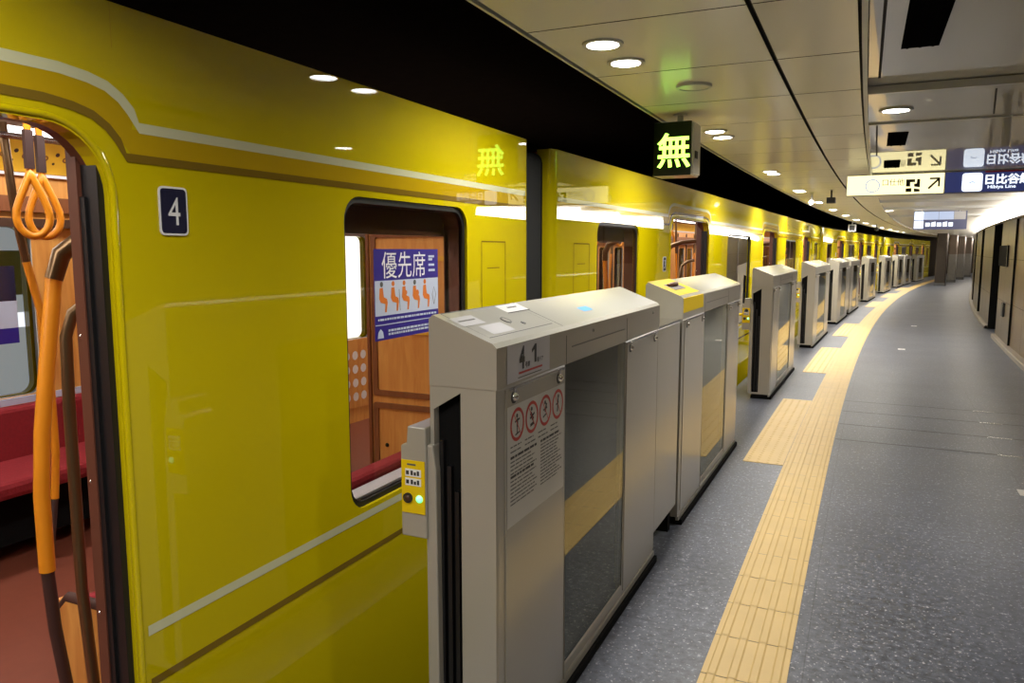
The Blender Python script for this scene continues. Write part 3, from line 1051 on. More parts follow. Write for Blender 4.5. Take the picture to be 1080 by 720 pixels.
car1 = build_car('4', LAB[0], True)
cars = [car1]
for i in (1, 2, 3):
    c = copy_tree(car1)
    c['label'] = LAB[i]
    cars.append(c)
    for ch in [q for q in c.children if q.name.startswith('number_plate')]:
        bpy.data.objects.remove(ch)
    number_plate(c, '321'[i - 1])
for c, (p, a) in zip(cars, POS):
    c.location = p; c.rotation_euler = (0, 0, a)
# straps where the photo shows them
hand_strap(car1, -.75, 1.52 + CL - 3.6)
hand_strap(car1, -.83, 1.61 + CL - 3.6)
for y in (.9, 1.25, 2.6, 3.3, 4.2, 5.2):
    hand_strap(cars[1], -.75, y)
    hand_strap(cars[1], -1.80, y + .15)


def priority_sticker(car):
    y0, y1, z0, z1 = 2.25 + CL - 3.6, 2.70 + CL - 3.6, 1.175, 1.505
    fn = lambda a, b, t: Vector((t, a, b))
    H = z1 - z0
    mb = MB()
    t0 = -.0195
    mb.raw([fn(a, b, t0) for a, b in ((y0, z0), (y1, z0), (y1, z1), (y0, z1))], [(0, 1, 2, 3)], 'navy')
    zb, zt = z0 + H * .27, z0 + H * .655
    mb.raw([fn(a, b, t0 + .0004) for a, b in ((y0 + .004, zb), (y1 - .002, zb), (y1 - .002, zt), (y0 + .004, zt))], [(0, 1, 2, 3)], 'poster_grey')
    mb.text('優先席', .105, fn, 'white', t0 + .0006, y0 + .20, z0 + H * .825, .98, .0)
    for k, (w, z) in enumerate(((.045, .90), (.03, .865), (.045, .80), (.05, .735))):
        mb.raw([fn(a, b, t0 + .0006) for a, b in ((y0 + .375, z0 + H * z), (y0 + .375 + w, z0 + H * z), (y0 + .375 + w, z0 + H * z + .009), (y0 + .375, z0 + H * z + .009))], [(0, 1, 2, 3)], 'poster_grey')
    # seated figures
    for k in range(5):
        cx = y0 + .045 + k * .075
        zc = zb + .012
        fm = 'orange_print'
        body = [(cx - .012, zc + .088), (cx + .008, zc + .09), (cx + .014, zc + .055), (cx + .034, zc + .048), (cx + .038, zc + .034), (cx + .030, zc + .0), (cx + .020, zc + .0),
                (cx + .022, zc + .03), (cx - .006, zc + .036), (cx - .016, zc + .05)]
        mb.raw([fn(a, b, t0 + .0008) for a, b in body], [tuple(range(len(body)))], fm)
        mb.disc(fn(cx, zc + .102, t0 + .0008), (1, 0, 0), 0, .010, 'text_grey' if k in (0, 3) else fm, 10)
        if k == 1:
            mb.strip([(cx + .045, zc), (cx + .04, zc + .08)], .003, fn, t0 + .0008, 'text_grey')
        if k == 2:
            mb.disc(fn(cx + .012, zc + .065, t0 + .0009), (1, 0, 0), 0, .009, fm, 10)
        if k == 3:
            mb.disc(fn(cx + .018, zc + .06, t0 + .0009), (1, 0, 0), 0, .013, fm, 10)
    mb.strip([(y1 - .035, zb + .02), (y1 - .02, zb + .06), (y1 - .035, zb + .09), (y1 - .048, zb + .06), (y1 - .035, zb + .02)], .003, fn, t0 + .0008, 'text_grey')
    # lines of small print
    for z, a, b in ((.215, .02, .44), (.085, .085, .44), (.045, .085, .42)):
        x = a
        random.seed(int(z * 1000))
        while x < b - .02:
            w = .008 + random.random() * .02
            mb.raw([fn(p, q, t0 + .0006) for p, q in ((y0 + x, z0 + H * z), (y0 + x + w, z0 + H * z), (y0 + x + w, z0 + H * z + .008), (y0 + x, z0 + H * z + .008))], [(0, 1, 2, 3)], 'poster_grey')
            x += w + .004
    mb.raw([fn(p, q, t0 + .0006) for p, q in ((y0 + .003, z0 + H * .165), (y1, z0 + H * .165), (y1, z0 + H * .175), (y0 + .003, z0 + H * .175))], [(0, 1, 2, 3)], 'poster_grey')
    arch = [(y0 + .015, z0 + .008), (y0 + .02, z0 + .03), (y0 + .035, z0 + .042), (y0 + .05, z0 + .03), (y0 + .055, z0 + .008)]
    mb.raw([fn(a, b, t0 + .0006) for a, b in arch], [tuple(range(5))], 'poster_grey')
    o = mb.build('priority_sticker', car)
    o['label'] = 'purple and pale priority seat sticker on the glass'
    # sticker of the same kind on the opposite window, seen through the open door
    mb = MB()
    y0, y1 = 14.22, 14.62
    xs = -WI + .002
    for z0_, z1_, mt in ((1.02, 1.10, 'navy'), (1.10, 1.24, 'poster_grey'), (1.24, 1.42, 'plate_navy')):
        mb.raw([(xs, a, b) for a, b in ((y0, z0_), (y1, z0_), (y1, z1_), (y0, z1_))], [(0, 1, 2, 3)], mt)
    mb.build('far_window_sticker', car)


priority_sticker(car1)


# ---------------------------------------------------------------- platform gates
def knob(mb, y, z):
    mb.disc((.0035, y, z - .002), (1, 0, 0), 0, .017, 'text_dark', 16, .002)
    mb.dome((.0055, y, z), (1, 0, 0), .0125, 'chrome', 14, 6)
    mb.box(.002, .009, y - .007, y + .007, z + .008, z + .026, 'chrome')


def gate(s0, s1, label, near=False, yellow_top=False, sensor=True, glass_rng=None, slot=True, simple=False):
    L = s1 - s0
    base = P(s0, -0.855)
    mid = P((s0 + s1) / 2, -0.855)
    e = P(s1, -0.855)
    rot = -math.atan2(e.x - base.x, e.y - base.y)
    L = (e - base).length
    g = thing('platform_gate', label, 'platform gate', base, rot, 'half height platform gates along the train')
    D, H, HB, HD = .20, 1.258, 1.328, 1.135
    g0, g1 = glass_rng or (L * .30, L * .74)
    zb = .10
    # carcass
    mb = MB()
    sl0, sl1, slz = -.188, -.105, 1.02
    mb.box(sl1, 0, 0, g0, .05, HD, 'beige')                 # front half of the first bay
    mb.box(-D, sl0, 0.0, g0, .05, HD, 'beige')
    mb.box(sl0, sl1, .22, g0, .05, HD, 'beige')
    mb.box(-D, 0, g1, L, .05, HD, 'beige')
    mb.box(-D, 0, g0, g1, .05, zb, 'beige')
    o_body = mb.build('housing', g, bevel=.008)
    mb = MB()
    fe = lambda a, b, t: Vector((a, t, b))
    hole = [(sl0, .07), (sl1, .07), (sl1, 1.12), (sl0, 1.07)] if slot else None
    mb.sheet([(-D, .05), (0, .05), (0, HD), (-D, HD)], [hole] if slot else [], fe, -.006, .0, 'beige')
    mb.build('end_panel', g)
    if slot:
        mb = MB()
        mb.box(sl0 + .001, sl1 - .001, .02, .21, .06, 1.12, 'black')
        for k in range(3):
            mb.box(sl0 + .01 + k * .024, sl0 + .022 + k * .024, .004, .02, .08, .98 - .07 * k, 'rubber')
        mb.build('door_slot', g)
        mb = MB()
        mb.sheet([(-D - .008, .06), (sl0 + .016, .06), (sl0 + .012, .90), (sl0 + .002, .97), (-D - .008, .97)], [], fe, -.02, .15, 'beige')
        mb.build('sliding_door_edge', g, bevel=.004)
    # header and lid
    mb = MB()
    pr = [(0.004, HD), (0.004, H - .012), (-.008, H), (-.03, H + .008), (-D + .012, HB), (-D, HB - .012), (-D, HD)]
    n = len(pr)
    vs = [(x, y, z) for y in (-.008, L + .006) for x, z in pr]
    for i in range(n):
        j = (i + 1) % n
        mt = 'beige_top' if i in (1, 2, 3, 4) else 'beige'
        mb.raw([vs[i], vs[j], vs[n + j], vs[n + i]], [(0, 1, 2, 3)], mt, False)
    mb.raw([vs[i] for i in range(n)], [tuple(range(n))], 'beige'); mb.raw([vs[n + i] for i in range(n)], [tuple(range(n))], 'beige')
    # groove over the glass bay
    mb.box(.003, .0052, g0 + .05, g1 - .03, HD + .050, HD + .054, 'text_grey')
    mb.box(.0035, .0048, g0 - .004, g0 - .001, HD, H - .03, 'text_grey')
    mb.box(.0035, .0048, g1 + .001, g1 + .004, HD, H - .03, 'text_grey')
    TZ = lambda x: H + .008 + (HB - H - .008) * (-.03 - x) / (D - .042)
    lid = lambda b, a, t: Vector((b, a, TZ(b) + t))
    mb.raw([lid(x, y, .0008) for x, y in ((-D + .01, g0 - .003), (-.01, g0 - .003), (-.01, g0 + .003), (-D + .01, g0 + .003))], [(0, 1, 2, 3)], 'text_grey')
    hd = mb.build('header', g)
    # front access panels
    def panel(y0, y1, name, z0=.07):
        m2 = MB()
        m2.box(-.004, .0035, y0, y1, z0, HD - .008, 'beige')
        pn = m2.build(name, g, bevel=.002)
        m3 = MB()
        m3.box(.002, .007, y0 + .02, y1 - .015, HD - .013, HD - .006, 'chrome')
        for y in (y0 + .05, y1 - .06):
            knob(m3, y, HD - .034)
        m3.build('panel_latch', pn)
        return pn
    if not simple or near:
        p1 = panel(.05, g0 - .008, 'access_panel')
    else:
        p1 = panel(.05, g0 - .008, 'access_panel')
    panel(g1 + .012, L - .012, 'access_panel')
    # smoked glass, front and back leaf
    mb = MB()
    mb.box(-.008, -.002, g0 + .002, g1 - .002, zb + .004, HD - .004, 'gate_glass')
    mb.build('glass_panel', g)
    mb = MB()
    mb.box(-D + .002, -D + .006, g0 + .002, g1 - .002, zb + .004, HD - .004, 'gate_glass')
    mb.build('rear_glass_panel', g)
    # plinth rail and feet
    mb = MB()
    mb.box(-D + .02, .02, .02, L, .0, .03, 'black')
    mb.box(-.01, .006, .0, L, .03, .052, 'beige')
    mb.build('kick_rail', g)
    if sensor:
        sensor_box(g, D, near)
    if near:
        near_details(g, L, g0, g1, H, HD, D, lid)
    elif not yellow_top:
        m2 = MB()
        m2.dome((-.1, L * .75, TZ(-.1)), (0, 0, 1), .018, 'beige_top', 10, 3, .4)
        m2.build('lid_bolt', g)
    if yellow_top:
        m2 = MB()
        y0, y1 = .0, .50
        qq = [(-D + .004, y0), (-.028, y0), (-.028, y1), (-D + .004, y1)]
        m2.raw([lid(x, y, .001) for x, y in qq], [(0, 1, 2, 3)], 'sign_yellow')
        m2.box(.0042, .0055, y0, y1 + .02, HD + .035, H - .012, 'sign_yellow')
        m2.raw([(.0055, y0, H - .012), (.0055, y1 + .01, H - .012), (-.028, y1, H + .0095), (-.028, y0, H + .0095)], [(0, 1, 2, 3)], 'sign_yellow')
        pt = m2.build('yellow_patch', g)
        pt['label'] = 'yellow patch on the lid'
        m3 = MB()
        m3.tube([lid(-.12, .16, .004), lid(-.11, .20, .016), lid(-.11, .32, .016), lid(-.12, .36, .004)], .011, 'jamb', 8)
        m3.raw([lid(x, y, .003) for x, y in ((-.14, .13), (-.07, .13), (-.07, .39), (-.14, .39))], [(0, 1, 2, 3)], 'strap')
        m3.build('release_handle', pt)
    return g


def sensor_box(g, D, near):
    x0, x1 = -D - .082, -D - .0015
    y0, y1 = -.03, .10
    mb = MB()
    fe = lambda a, b, t: Vector((a, t, b))
    mb.sheet([(x0, .705), (x1, .705), (x1, 1.02), (x0 + .022, 1.02), (x0 + .018, .972), (x0, .965)], [], fe, y0, y1, 'beige')
    sb = mb.build('sensor_box', g, bevel=.004)
    mb = MB()
    mb.box(x0 + .003, x1 - .003, y0 - .003, y0, .775, .925, 'sign_yellow')
    mb.box(x0 + .022, x0 + .05, y0 - .0036, y0 - .003, .911, .916, 'text_grey')
    for z in (.880, .854):
        mb.box(x0 + .016, x1 - .014, y0 - .0042, y0 - .003, z, z + .021, 'white')
        mb.box(x0 + .019, x0 + .028, y0 - .005, y0 - .0042, z + .005, z + .016, 'text_dark')
        for j in range(3):
            mb.box(x0 + .034 + j * .010, x0 + .041 + j * .010, y0 - .005, y0 - .0042, z + .004, z + .017 - .004 * (j % 2), 'text_dark')
    mb.build('button_plate', sb)
    mb = MB()
    mb.disc((x0 + .024, y0 - .003, .818), (0, -1, 0), 0, .0145, 'text_dark', 18, .005)
    mb.dome((x0 + .024, y0 - .008, .818), (0, -1, 0), .010, 'brown_panel', 14, 4, .5)
    mb.build('push_button', sb)
    if not near:
        mb = MB()
        mb.tube([(x0 + .02, y0 + .03, .86), (x0 - .05, y0 - .02, .855), (x0 - .10, y0 - .05, .84)], .014, 'sign_yellow', 8)
        mb.dome((x0 + .04, y0, .90), (0, -1, 0), .018, 'text_dark', 10, 4)
        mb.build('sensor_arm', sb)
    mb = MB()
    mb.dome((x0 + .060, y0 - .003, .818), (0, -1, 0), .011, 'green_lamp', 14, 4, .6)
    mb.build('indicator_lamp', sb)


def figure(mb, fn, cx, cy, s, k, t):
    s *= 1.12
    """little prohibited-act figure inside a ring"""
    T = 'text_dark'
    mb.disc(fn(cx + (.1 if k == 3 else -.05) * s, cy + .52 * s, t), (1, 0, 0), 0, .14 * s, T, 10)
    if k == 0:
        mb.strip([(cx, cy + .35 * s), (cx, cy - .15 * s)], .22 * s, fn, t, T)
        mb.strip([(cx - .35 * s, cy + .2 * s), (cx + .35 * s, cy + .3 * s)], .12 * s, fn, t, T)
        mb.strip([(cx, cy - .1 * s), (cx - .05 * s, cy - .55 * s)], .13 * s, fn, t, T)
        mb.strip([(cx - .3 * s, cy - .6 * s), (cx + .3 * s, cy - .5 * s)], .1 * s, fn, t, T)
    elif k == 1:
        mb.strip([(cx - .2 * s, cy + .3 * s), (cx + .2 * s, cy - .2 * s)], .26 * s, fn, t, T)
        mb.strip([(cx - .3 * s, cy - .05 * s), (cx + .4 * s, cy + .2 * s)], .14 * s, fn, t, T)
        mb.strip([(cx - .25 * s, cy - .5 * s), (cx + .3 * s, cy - .4 * s)], .2 * s, fn, t, T)
    elif k == 2:
        mb.strip([(cx + .2 * s, cy + .45 * s), (cx - .05 * s, cy - .1 * s)], .22 * s, fn, t, T)
        mb.strip([(cx - .35 * s, cy + .05 * s), (cx + .3 * s, cy + .15 * s)], .12 * s, fn, t, T)
        mb.strip([(cx - .4 * s, cy - .4 * s), (cx + .15 * s, cy - .25 * s)], .12 * s, fn, t, T)
    else:
        mb.strip([(cx + .05 * s, cy + .4 * s), (cx - .05 * s, cy - .5 * s)], .2 * s, fn, t, T)
        mb.strip([(cx - .3 * s, cy), (cx + .15 * s, cy + .15 * s)], .12 * s, fn, t, T)


def near_details(g, L, g0, g1, H, HD, D, lid):
    fn = lambda a, b, t: Vector((t, a, b))
    # car and door number sticker: 4-car, door 1
    mb = MB()
    y0, y1, z0, z1 = .055, .36, HD + .022, H - .036
    z1 = HD + .100
    q = lambda a, b, c, d, t, mt: mb.raw([fn(p, r, t) for p, r in ((a, c), (b, c), (b, d), (a, d))], [(0, 1, 2, 3)], mt)
    q(y0, y1, HD + .006, HD + .110, .0050, 'label_grey')
    mb.text('4', .082, fn, 'text_dark', .0056, y0 + .098, HD + .068, .80, .0042)
    mb.text('号車', .018, fn, 'text_dark', .0056, y0 + .136, HD + .044, 1, .0004)
    cx_, cz_ = y0 + .192, HD + .070
    mb.raw([fn(a, b, .0056) for a, b in ((cx_ - .007, cz_ - .027), (cx_ + .009, cz_ - .027), (cx_ + .009, cz_ + .027), (cx_ - .003, cz_ + .027), (cx_ - .026, cz_ + .013), (cx_ - .026, cz_ + .003), (cx_ - .007, cz_ + .011))],
           [tuple(range(7))], 'text_dark')
    mb.text('番ドア', .016, fn, 'text_dark', .0056, y0 + .228, HD + .048, 1, .0004)
    q(y0 + .075, y0 + .245, HD + .023, HD + .029, .0056, 'red_print')
    q(y0 + .07, y0 + .24, HD + .012, HD + .015, .0056, 'text_grey')
    mb.build('door_number_sticker', g)
    # notice with four prohibition marks
    mb = MB()
    y0, y1, z0, z1 = .056, g0 - .022, .735, HD - .058
    q(y0, y1, z0, z1, .0045, 'notice')
    for k in range(4):
        cx = y0 + .066 + k * .103
        cz = z1 - .058
        mb.disc(fn(cx, cz, .0050), (1, 0, 0), .0375, .0475, 'red_print', 28)
        figure(mb, fn, cx, cz, .042, k, .0050)
        mb.strip([(cx - .022, cz + .03), (cx + .022, cz - .03)], .0035, fn, .0054, 'red_print')
    random.seed(4)

    def lines(a, b, za, zb, n, big):
        for i in range(n):
            z = za + (zb - za) * i / (n - 1)
            h = .0075 if i in big else .004
            x = a
            end = b - random.random() * (b - a) * .3
            while x < end:
                w = .012 + random.random() * .03
                q(x, min(x + w, end), z, z + h, .0050, 'text_dark' if i in big else 'text_grey')
                x += w + .004
    for k in range(4):
        lines(y0 + .02 + k * .098, y0 + .10 + k * .098, z1 - .118, z1 - .132, 2, ())
    lines(y0 + .02, y0 + .215, z1 - .15, z0 + .06, 13, (0, 5))
    lines(y0 + .235, y1 - .02, z1 - .15, z0 + .06, 14, (0,))
    mb.build('safety_notice', g)
    # stickers and lock on the lid
    T = lambda a, b, t: lid(b, a, t)
    mb = MB()
    r = lambda a, b, c, d, mt, t=.0012: mb.raw([T(x, y, t) for x, y in ((a, c), (b, c), (b, d), (a, d))], [(0, 1, 2, 3)], mt)
    r(.02, .15, -.155, -.105, 'label_grey')
    r(.035, .13, -.135, -.128, 'text_grey', .0018)
    mb.build('lid_sticker', g)
    mb = MB()
    r(.08, .22, -.095, -.045, 'label_grey')
    mb.build('lid_sticker', g)
    mb = MB()
    r(.36, .52, -.182, -.135, 'white'); r(.41, .48, -.165, -.158, 'text_dark', .0018)
    r(.355, .525, -.135, -.130, 'text_dark', .0014)
    mb.build('lid_sticker', g)
    mb = MB()
    r(.86, .96, -.09, -.06, 'blue_print')
    mb.build('lid_sticker', g)
    mb = MB()
    mb.strip([(.03, -.185), (.03, -.035), (.48, -.035), (.48, -.185), (.03, -.185)], .004, lambda a, b, t: T(a, b, t), .0008, 'text_grey')
    nz = Vector((.4, 0, 1))
    mb.disc(T(.27, -.10, 0), nz, .014, .019, 'text_grey', 20, .002)
    mb.disc(T(.27, -.10, 0), nz, 0, .013, 'beige', 20, .002)
    mb.disc(T(.33, -.07, 0), nz, 0, .009, 'text_dark', 10, .002)
    mb.build('lid_lock', g)
    mb = MB()
    mb.disc((.004, g0 + .26, HD + .085), (1, 0, 0), 0, .006, 'steel', 10, .003)
    mb.build('header_screw', g)
    mb = MB()
    mb.disc((.004, L - .12, HD + .085), (1, 0, 0), 0, .006, 'steel', 10, .003)
    mb.build('header_screw', g)


def filler(s0, s1, label, h=1.13):
    base = P(s0, -0.86); e = P(s1, -0.86)
    g = thing('gate_filler_panel', label, 'gate panel', base, -math.atan2(e.x - base.x, e.y - base.y), 'low filler panels between gates')
    L = (e - base).length
    mb = MB()
    mb.box(-.10, 0, .012, L - .004, .13, h, 'beige')
    mb.build('panel', g, bevel=.004)
    mb = MB()
    mb.box(-.10, .004, .012, L - .004, h, h + .012, 'chrome')
    mb.build('top_rail', g)
    for y in (.04, L - .09):
        mb = MB()
        mb.box(-.09, -.02, y, y + .05, 0, .14, 'black')
        mb.build('foot', g)


gate(1.77, 3.50, 'nearest beige platform gate with 4-1 door sticker and prohibition notice', near=True, glass_rng=(.51, 1.20))
filler(3.512, 3.995, 'low beige filler panel with silver top between the two nearest platform gates')
gate(4.02, 5.93, 'second beige platform gate, with yellow patch and red handle on its lid', yellow_top=True, sensor=False, slot=False, glass_rng=(.58, 1.40))
gate(7.92, 10.1, 'third platform gate from the camera, beside the first yellow boarding patch', glass_rng=(.55, 1.62))
gate(12.45, 14.9, 'fourth platform gate from the camera, narrower, past the second boarding patch', glass_rng=(.6, 1.8))
gate(16.75, 19.0, 'fifth platform gate from the camera, first of the middle double set')
filler(19.02, 19.47, 'low beige filler panel inside the middle double set of gates')
gate(19.5, 21.9, 'sixth platform gate from the camera, second of the middle double set', sensor=False, slot=False)
gate(24.5, 26.9, 'seventh platform gate from the camera, just past the middle double set')
gate(29.7, 32.0, 'eighth platform gate from the camera, small and far along the curve')
gate(34.2, 36.4, 'ninth platform gate from the camera, first of the far double set')
gate(36.9, 39.3, 'tenth platform gate from the camera, second of the far double set', sensor=False, slot=False)
gate(41.4, 44.4, 'farthest platform gate, beside the first brown pillar')


# ---------------------------------------------------------------- ceiling fittings
ORD = ['first', 'second', 'third', 'fourth', 'fifth', 'sixth', 'seventh', 'eighth', 'ninth', 'tenth', 'eleventh', 'twelfth', 'thirteenth', 'fourteenth']


def downlight(s, o, z, label, group, r=.075):
    t = thing('downlight', label, 'ceiling light', P(s, o, z), ANG(s), group)
    mb = MB()
    mb.disc((0, 0, 0), (0, 0, -1), r, r * 1.28, 'ceil_trim', 28, .008)
    mb.build('rim', t)
    mb = MB()
    mb.disc((0, 0, -.003), (0, 0, -1), 0, r, 'lamp', 28)
    mb.build('lens', t)
    return t


def area(name, loc, rot, size, power, col=(1, .95, .87), shape='DISK', sy=None, spread=PI):
    l = bpy.data.lights.new(name, 'AREA')
    l.shape = shape; l.size = size
    if sy:
        l.size_y = sy
    l.energy = power; l.color = col
    l.spread = spread
    o = bpy.data.objects.new(name, l)
    COL.objects.link(o)
    o.location = loc; o.rotation_euler = rot
    return o


LP = 20
pairs = [(2.79, 3.09), (5.06, 5.34), (7.80, 8.06)] + [(10.5 + 2.58 * k - .12, 10.5 + 2.58 * k + .12) for k in range(11)]
for i, (a, b) in enumerate(pairs):
    for j, s in enumerate((a, b)):
        downlight(s, -.91, ZL, '%s round downlight of the %s lit pair along the ceiling edge' % (('nearer', 'farther')[j], ORD[i]), 'downlight pairs along the ceiling edge', .060)
for a, b in [(-4.9, -4.65), (-2.3, -2.05), (.3, .6)] + pairs:
    for s in (a, b):
        area('lamp_light', P(s, -.91, ZL - .006), (0, 0, 0), .118, LP * .54 * (1.0 if s < 4 else 1.25 if s < 9 else 2.1), spread=math.radians(156))
for k, (s, o, lb) in enumerate(((4.30, .11, 'round downlight in the grey cross band of the right ceiling'),
                                (13.1, .04, 'far round downlight in the right ceiling beyond the yellow sign'),
                                (14.7, .06, 'farthest round downlight in the right ceiling near the distant sign'))):
    downlight(s, o, (ZR - .028, ZR, ZR - .04)[k], lb, 'downlights in the right ceiling', .060)
for s, o, lb in ((-3.0, 1.0, 'added unseen downlight in the right ceiling well behind the camera'), (1.0, 1.0, 'added unseen downlight in the right ceiling above the camera')):
    downlight(s, o, ZR, lb, 'downlights in the right ceiling', .060)  # out-of-view lamps added for extra light on the near platform
for s, o, z, pw in ((-3.0, 1.0, ZR, .66), (1.0, 1.0, ZR, .66), (4.30, .11, ZR - .028, .8), (13.1, .04, ZR, 1.2), (14.7, .06, ZR - .04, 1.2)):
    area('lamp_light', P(s, o, z - .006), (0, 0, 0), .118, LP * pw, spread=math.radians(156))

# flat round speaker
t = thing('ceiling_speaker', 'flat unlit round disc on the ceiling between the downlight pairs', 'ceiling speaker', P(3.65, -.75, ZL))
mb = MB()
mb.disc((0, 0, 0), (0, 0, -1), .068, .08, 'ceil_trim', 32, .013)
mb.build('rim', t)
mb = MB()
mb.disc((0, 0, 0), (0, 0, -1), 0, .068, 'ceil', 32, .010)
mb.build('grille', t)


def vent(s0, s1, o0, o1, label, z=ZR - .002):
    t = thing('ceiling_vent', label, 'vent', P((s0 + s1) / 2, (o0 + o1) / 2, z), ANG((s0 + s1) / 2), 'black ceiling vents')
    L, W = s1 - s0, o1 - o0
    mb = MB()
    mb.box(-W / 2, W / 2, -L / 2, L / 2, -.002, .002, 'vent')
    mb.build('opening', t)
    mb = MB()
    n = 3 if L > .7 else 2
    for k in range(n):
        x = -W / 2 + W * (k + .5) / n
        mb.box(x - .004, x + .004, -L / 2 + .02, L / 2 - .01, -.006, -.002, 'vent')
    mb.build('slat', t)


vent(2.3, 3.15, .09, .21, 'large black slotted ceiling vent at the top edge of the view')
vent(5.33, 5.97, .09, .205, 'small black ceiling vent above the yellow hanging sign')
vent(6.95, 7.53, .08, .20, 'black ceiling vent directly in front of the yellow hanging sign')

# LED sign
def led_sign():
    base = P(4.30, -1.0, ZL)
    t = thing('led_sign', 'small black hanging sign with glowing green character above the gates', 'sign', base, -.05)
    W, Hh, Dp, top = .215, .295, .17, .05
    mb = MB()
    mb.sheet([(-W / 2, -top - Hh), (W / 2, -top - Hh), (W / 2, -top), (-W / 2, -top)], [], lambda a, b, t_: Vector((a, t_, b)), 0, Dp, 'led_face', 'beige_top')
    mb.build('casing', t, bevel=.004)
    mb = MB()
    fn = lambda a, b, t_: Vector((a, -t_, b))
    mb.text('無', .200, fn, 'led_green', .004, .010, -top - Hh * .53, .98, .0028)
    mb.build('lettering', t)
    mb = MB()
    mb.tube([(.02, .08, .0), (.02, .08, -top - .005)], .018, 'ceil_trim', 12)
    mb.disc((.02, .08, 0), (0, 0, -1), 0, .04, 'ceil_trim', 18, .008)
    mb.build('hanger', t)
    mb = MB()
    mb.box(W / 2 + .0005, W / 2 + .010, .015, Dp - .01, -top - Hh + .01, -top - .01, 'white')
    mb.box(W / 2 + .010, W / 2 + .015, .04, .09, -top - .2, -top - .16, 'text_dark')
    mb.build('side_cover', t)


led_sign()


def hanging_signs():
    s = 8.1
    h = .25
    z1 = ZR - .004; z0 = z1 - h * .8
    an = ANG(s)
    fn = lambda a, b, t_: Vector((a, -t_, b))
    # pale yellow box
    w = 1.03
    t = thing('hanging_sign', 'pale yellow lit hanging sign with stairs symbol and arrow', 'sign', P(s, -.24, z0), an)
    mb = MB()
    mb.box(0, w, 0, .12, 0, h, 'ceil_trim')
    mb.build('casing', t)
    mb = MB()
    mb.raw([fn(a, b, .002) for a, b in ((.008, .01), (w - .004, .01), (w - .004, h - .012), (.008, h - .012))], [(0, 1, 2, 3)], 'sign_face_p')
    mb.build('lit_face', t)
    mb = MB()
    mb.disc(fn(.285, .115, .004), (0, -1, 0), .066, .080, 'sign_pale_blue', 32)
    mb.text('口仕他', .085, fn, 'text_grey', .004, .505, .15, .95, 0)
    # stairs pictogram
    x, z, q = .71, .105, .145
    mb.raw([fn(a, b, .004) for a, b in ((x - q / 2, z - q / 2), (x + q / 2, z - q / 2), (x + q / 2, z + q / 2), (x - q / 2, z + q / 2))], [(0, 1, 2, 3)], 'text_dark')
    mb.strip([(x - .075, z - .02), (x - .02, z - .02), (x - .02, z + .03), (x + .03, z + .03), (x + .03, z + .075)], .022, fn, .006, 'sign_face_p')
    mb.strip([(x + .0, z - .075), (x + .0, z + .02)], .024, fn, .006, 'sign_face_p')
    mb.strip([(x + .0, z - .02), (x + .075, z - .035)], .02, fn, .006, 'sign_face_p')
    # arrow up right
    x = .925
    mb.strip([(x - .055, .065), (x + .05, .175)], .022, fn, .004, 'text_dark')
    mb.strip([(x - .045, .178), (x + .058, .178)], .020, fn, .004, 'text_dark')
    mb.strip([(x + .05, .18), (x + .05, .085)], .020, fn, .004, 'text_dark')
    mb.build('lettering', t)
    t.scale = (.8, .8, .8)
    # navy box
    w2 = 1.05
    t = thing('hanging_sign', 'navy hanging sign with white symbol and white line name, beside the yellow one', 'sign', P(s, -.24 + (w + .003) * .8, z0), an)
    mb = MB()
    mb.box(0, w2, 0, .12, 0, h, 'ceil_trim')
    mb.build('casing', t)
    mb = MB()
    mb.raw([fn(a, b, .002) for a, b in ((.004, .01), (w2 - .004, .01), (w2 - .004, h - .012), (.004, h - .012))], [(0, 1, 2, 3)], 'sign_navy')
    mb.build('lit_face', t)
    mb = MB()
    mb.sheet(rrect(.17, .37, .018, .222, .03, 4), [], fn, .005, .003, 'sign_white')
    mb.strip([(.24, .11), (.27, .125), (.30, .115)], .012, fn, .006, 'sign_pale_blue')
    mb.raw([fn(a, b, .004) for a, b in ((.39, .222), (.84, .222), (.84, .24), (.39, .24))], [(0, 1, 2, 3)], 'red_print')
    mb.build('symbol', t)
    mb = MB()
    mb.text('日比谷線', .115, fn, 'sign_white', .004, .615, .147, .98, .004)
    mb.text('Hibiya Line', .05, fn, 'sign_white', .004, .555, .058, 1.2, .001)
    mb.build('lettering', t)
    t.scale = (.8, .8, .8)
    # distant sign
    s = 15.6
    t = thing('hanging_sign', 'distant pale blue and white hanging sign above the far platform', 'sign', P(s, .44, ZR - .005 - .40 * .86), ANG(s))
    t.scale = (.78, .78, .86)
    w3, h3 = 1.06, .375
    mb = MB()
    mb.box(0, w3, 0, .10, 0, h3, 'sign_navy')
    mb.build('casing', t)
    mb = MB()
    for a, b, c, d, mt in ((.01, .2, .20, h3 - .01, 'sign_white'), (.205, .50, .20, h3 - .01, 'sign_pale_blue'), (.505, .80, .20, h3 - .01, 'sign_pale_blue'), (.805, 1.03, .2, h3 - .01, 'label_grey'),
                           (.01, .2, .02, .185, 'sign_white')):
        mb.raw([fn(p, q_, .002) for p, q_ in ((a, c), (b, c), (b, d), (a, d))], [(0, 1, 2, 3)], mt)
    mb.build('lit_face', t)
    mb = MB()
    for k in range(5):
        a = .24 + k * .115
        mb.raw([fn(p, q_, .003) for p, q_ in ((a, .06), (a + .09, .06), (a + .09, .14 + .02 * (k % 2)), (a, .14))], [(0, 1, 2, 3)], 'sign_white')
    mb.build('lettering', t)
    mb = MB()
    for x in (.15, .9):
        mb.tube([(x, .05, h3), (x, .05, .40)], .012, 'steel', 8)
    mb.build('hanger', t)


hanging_signs()

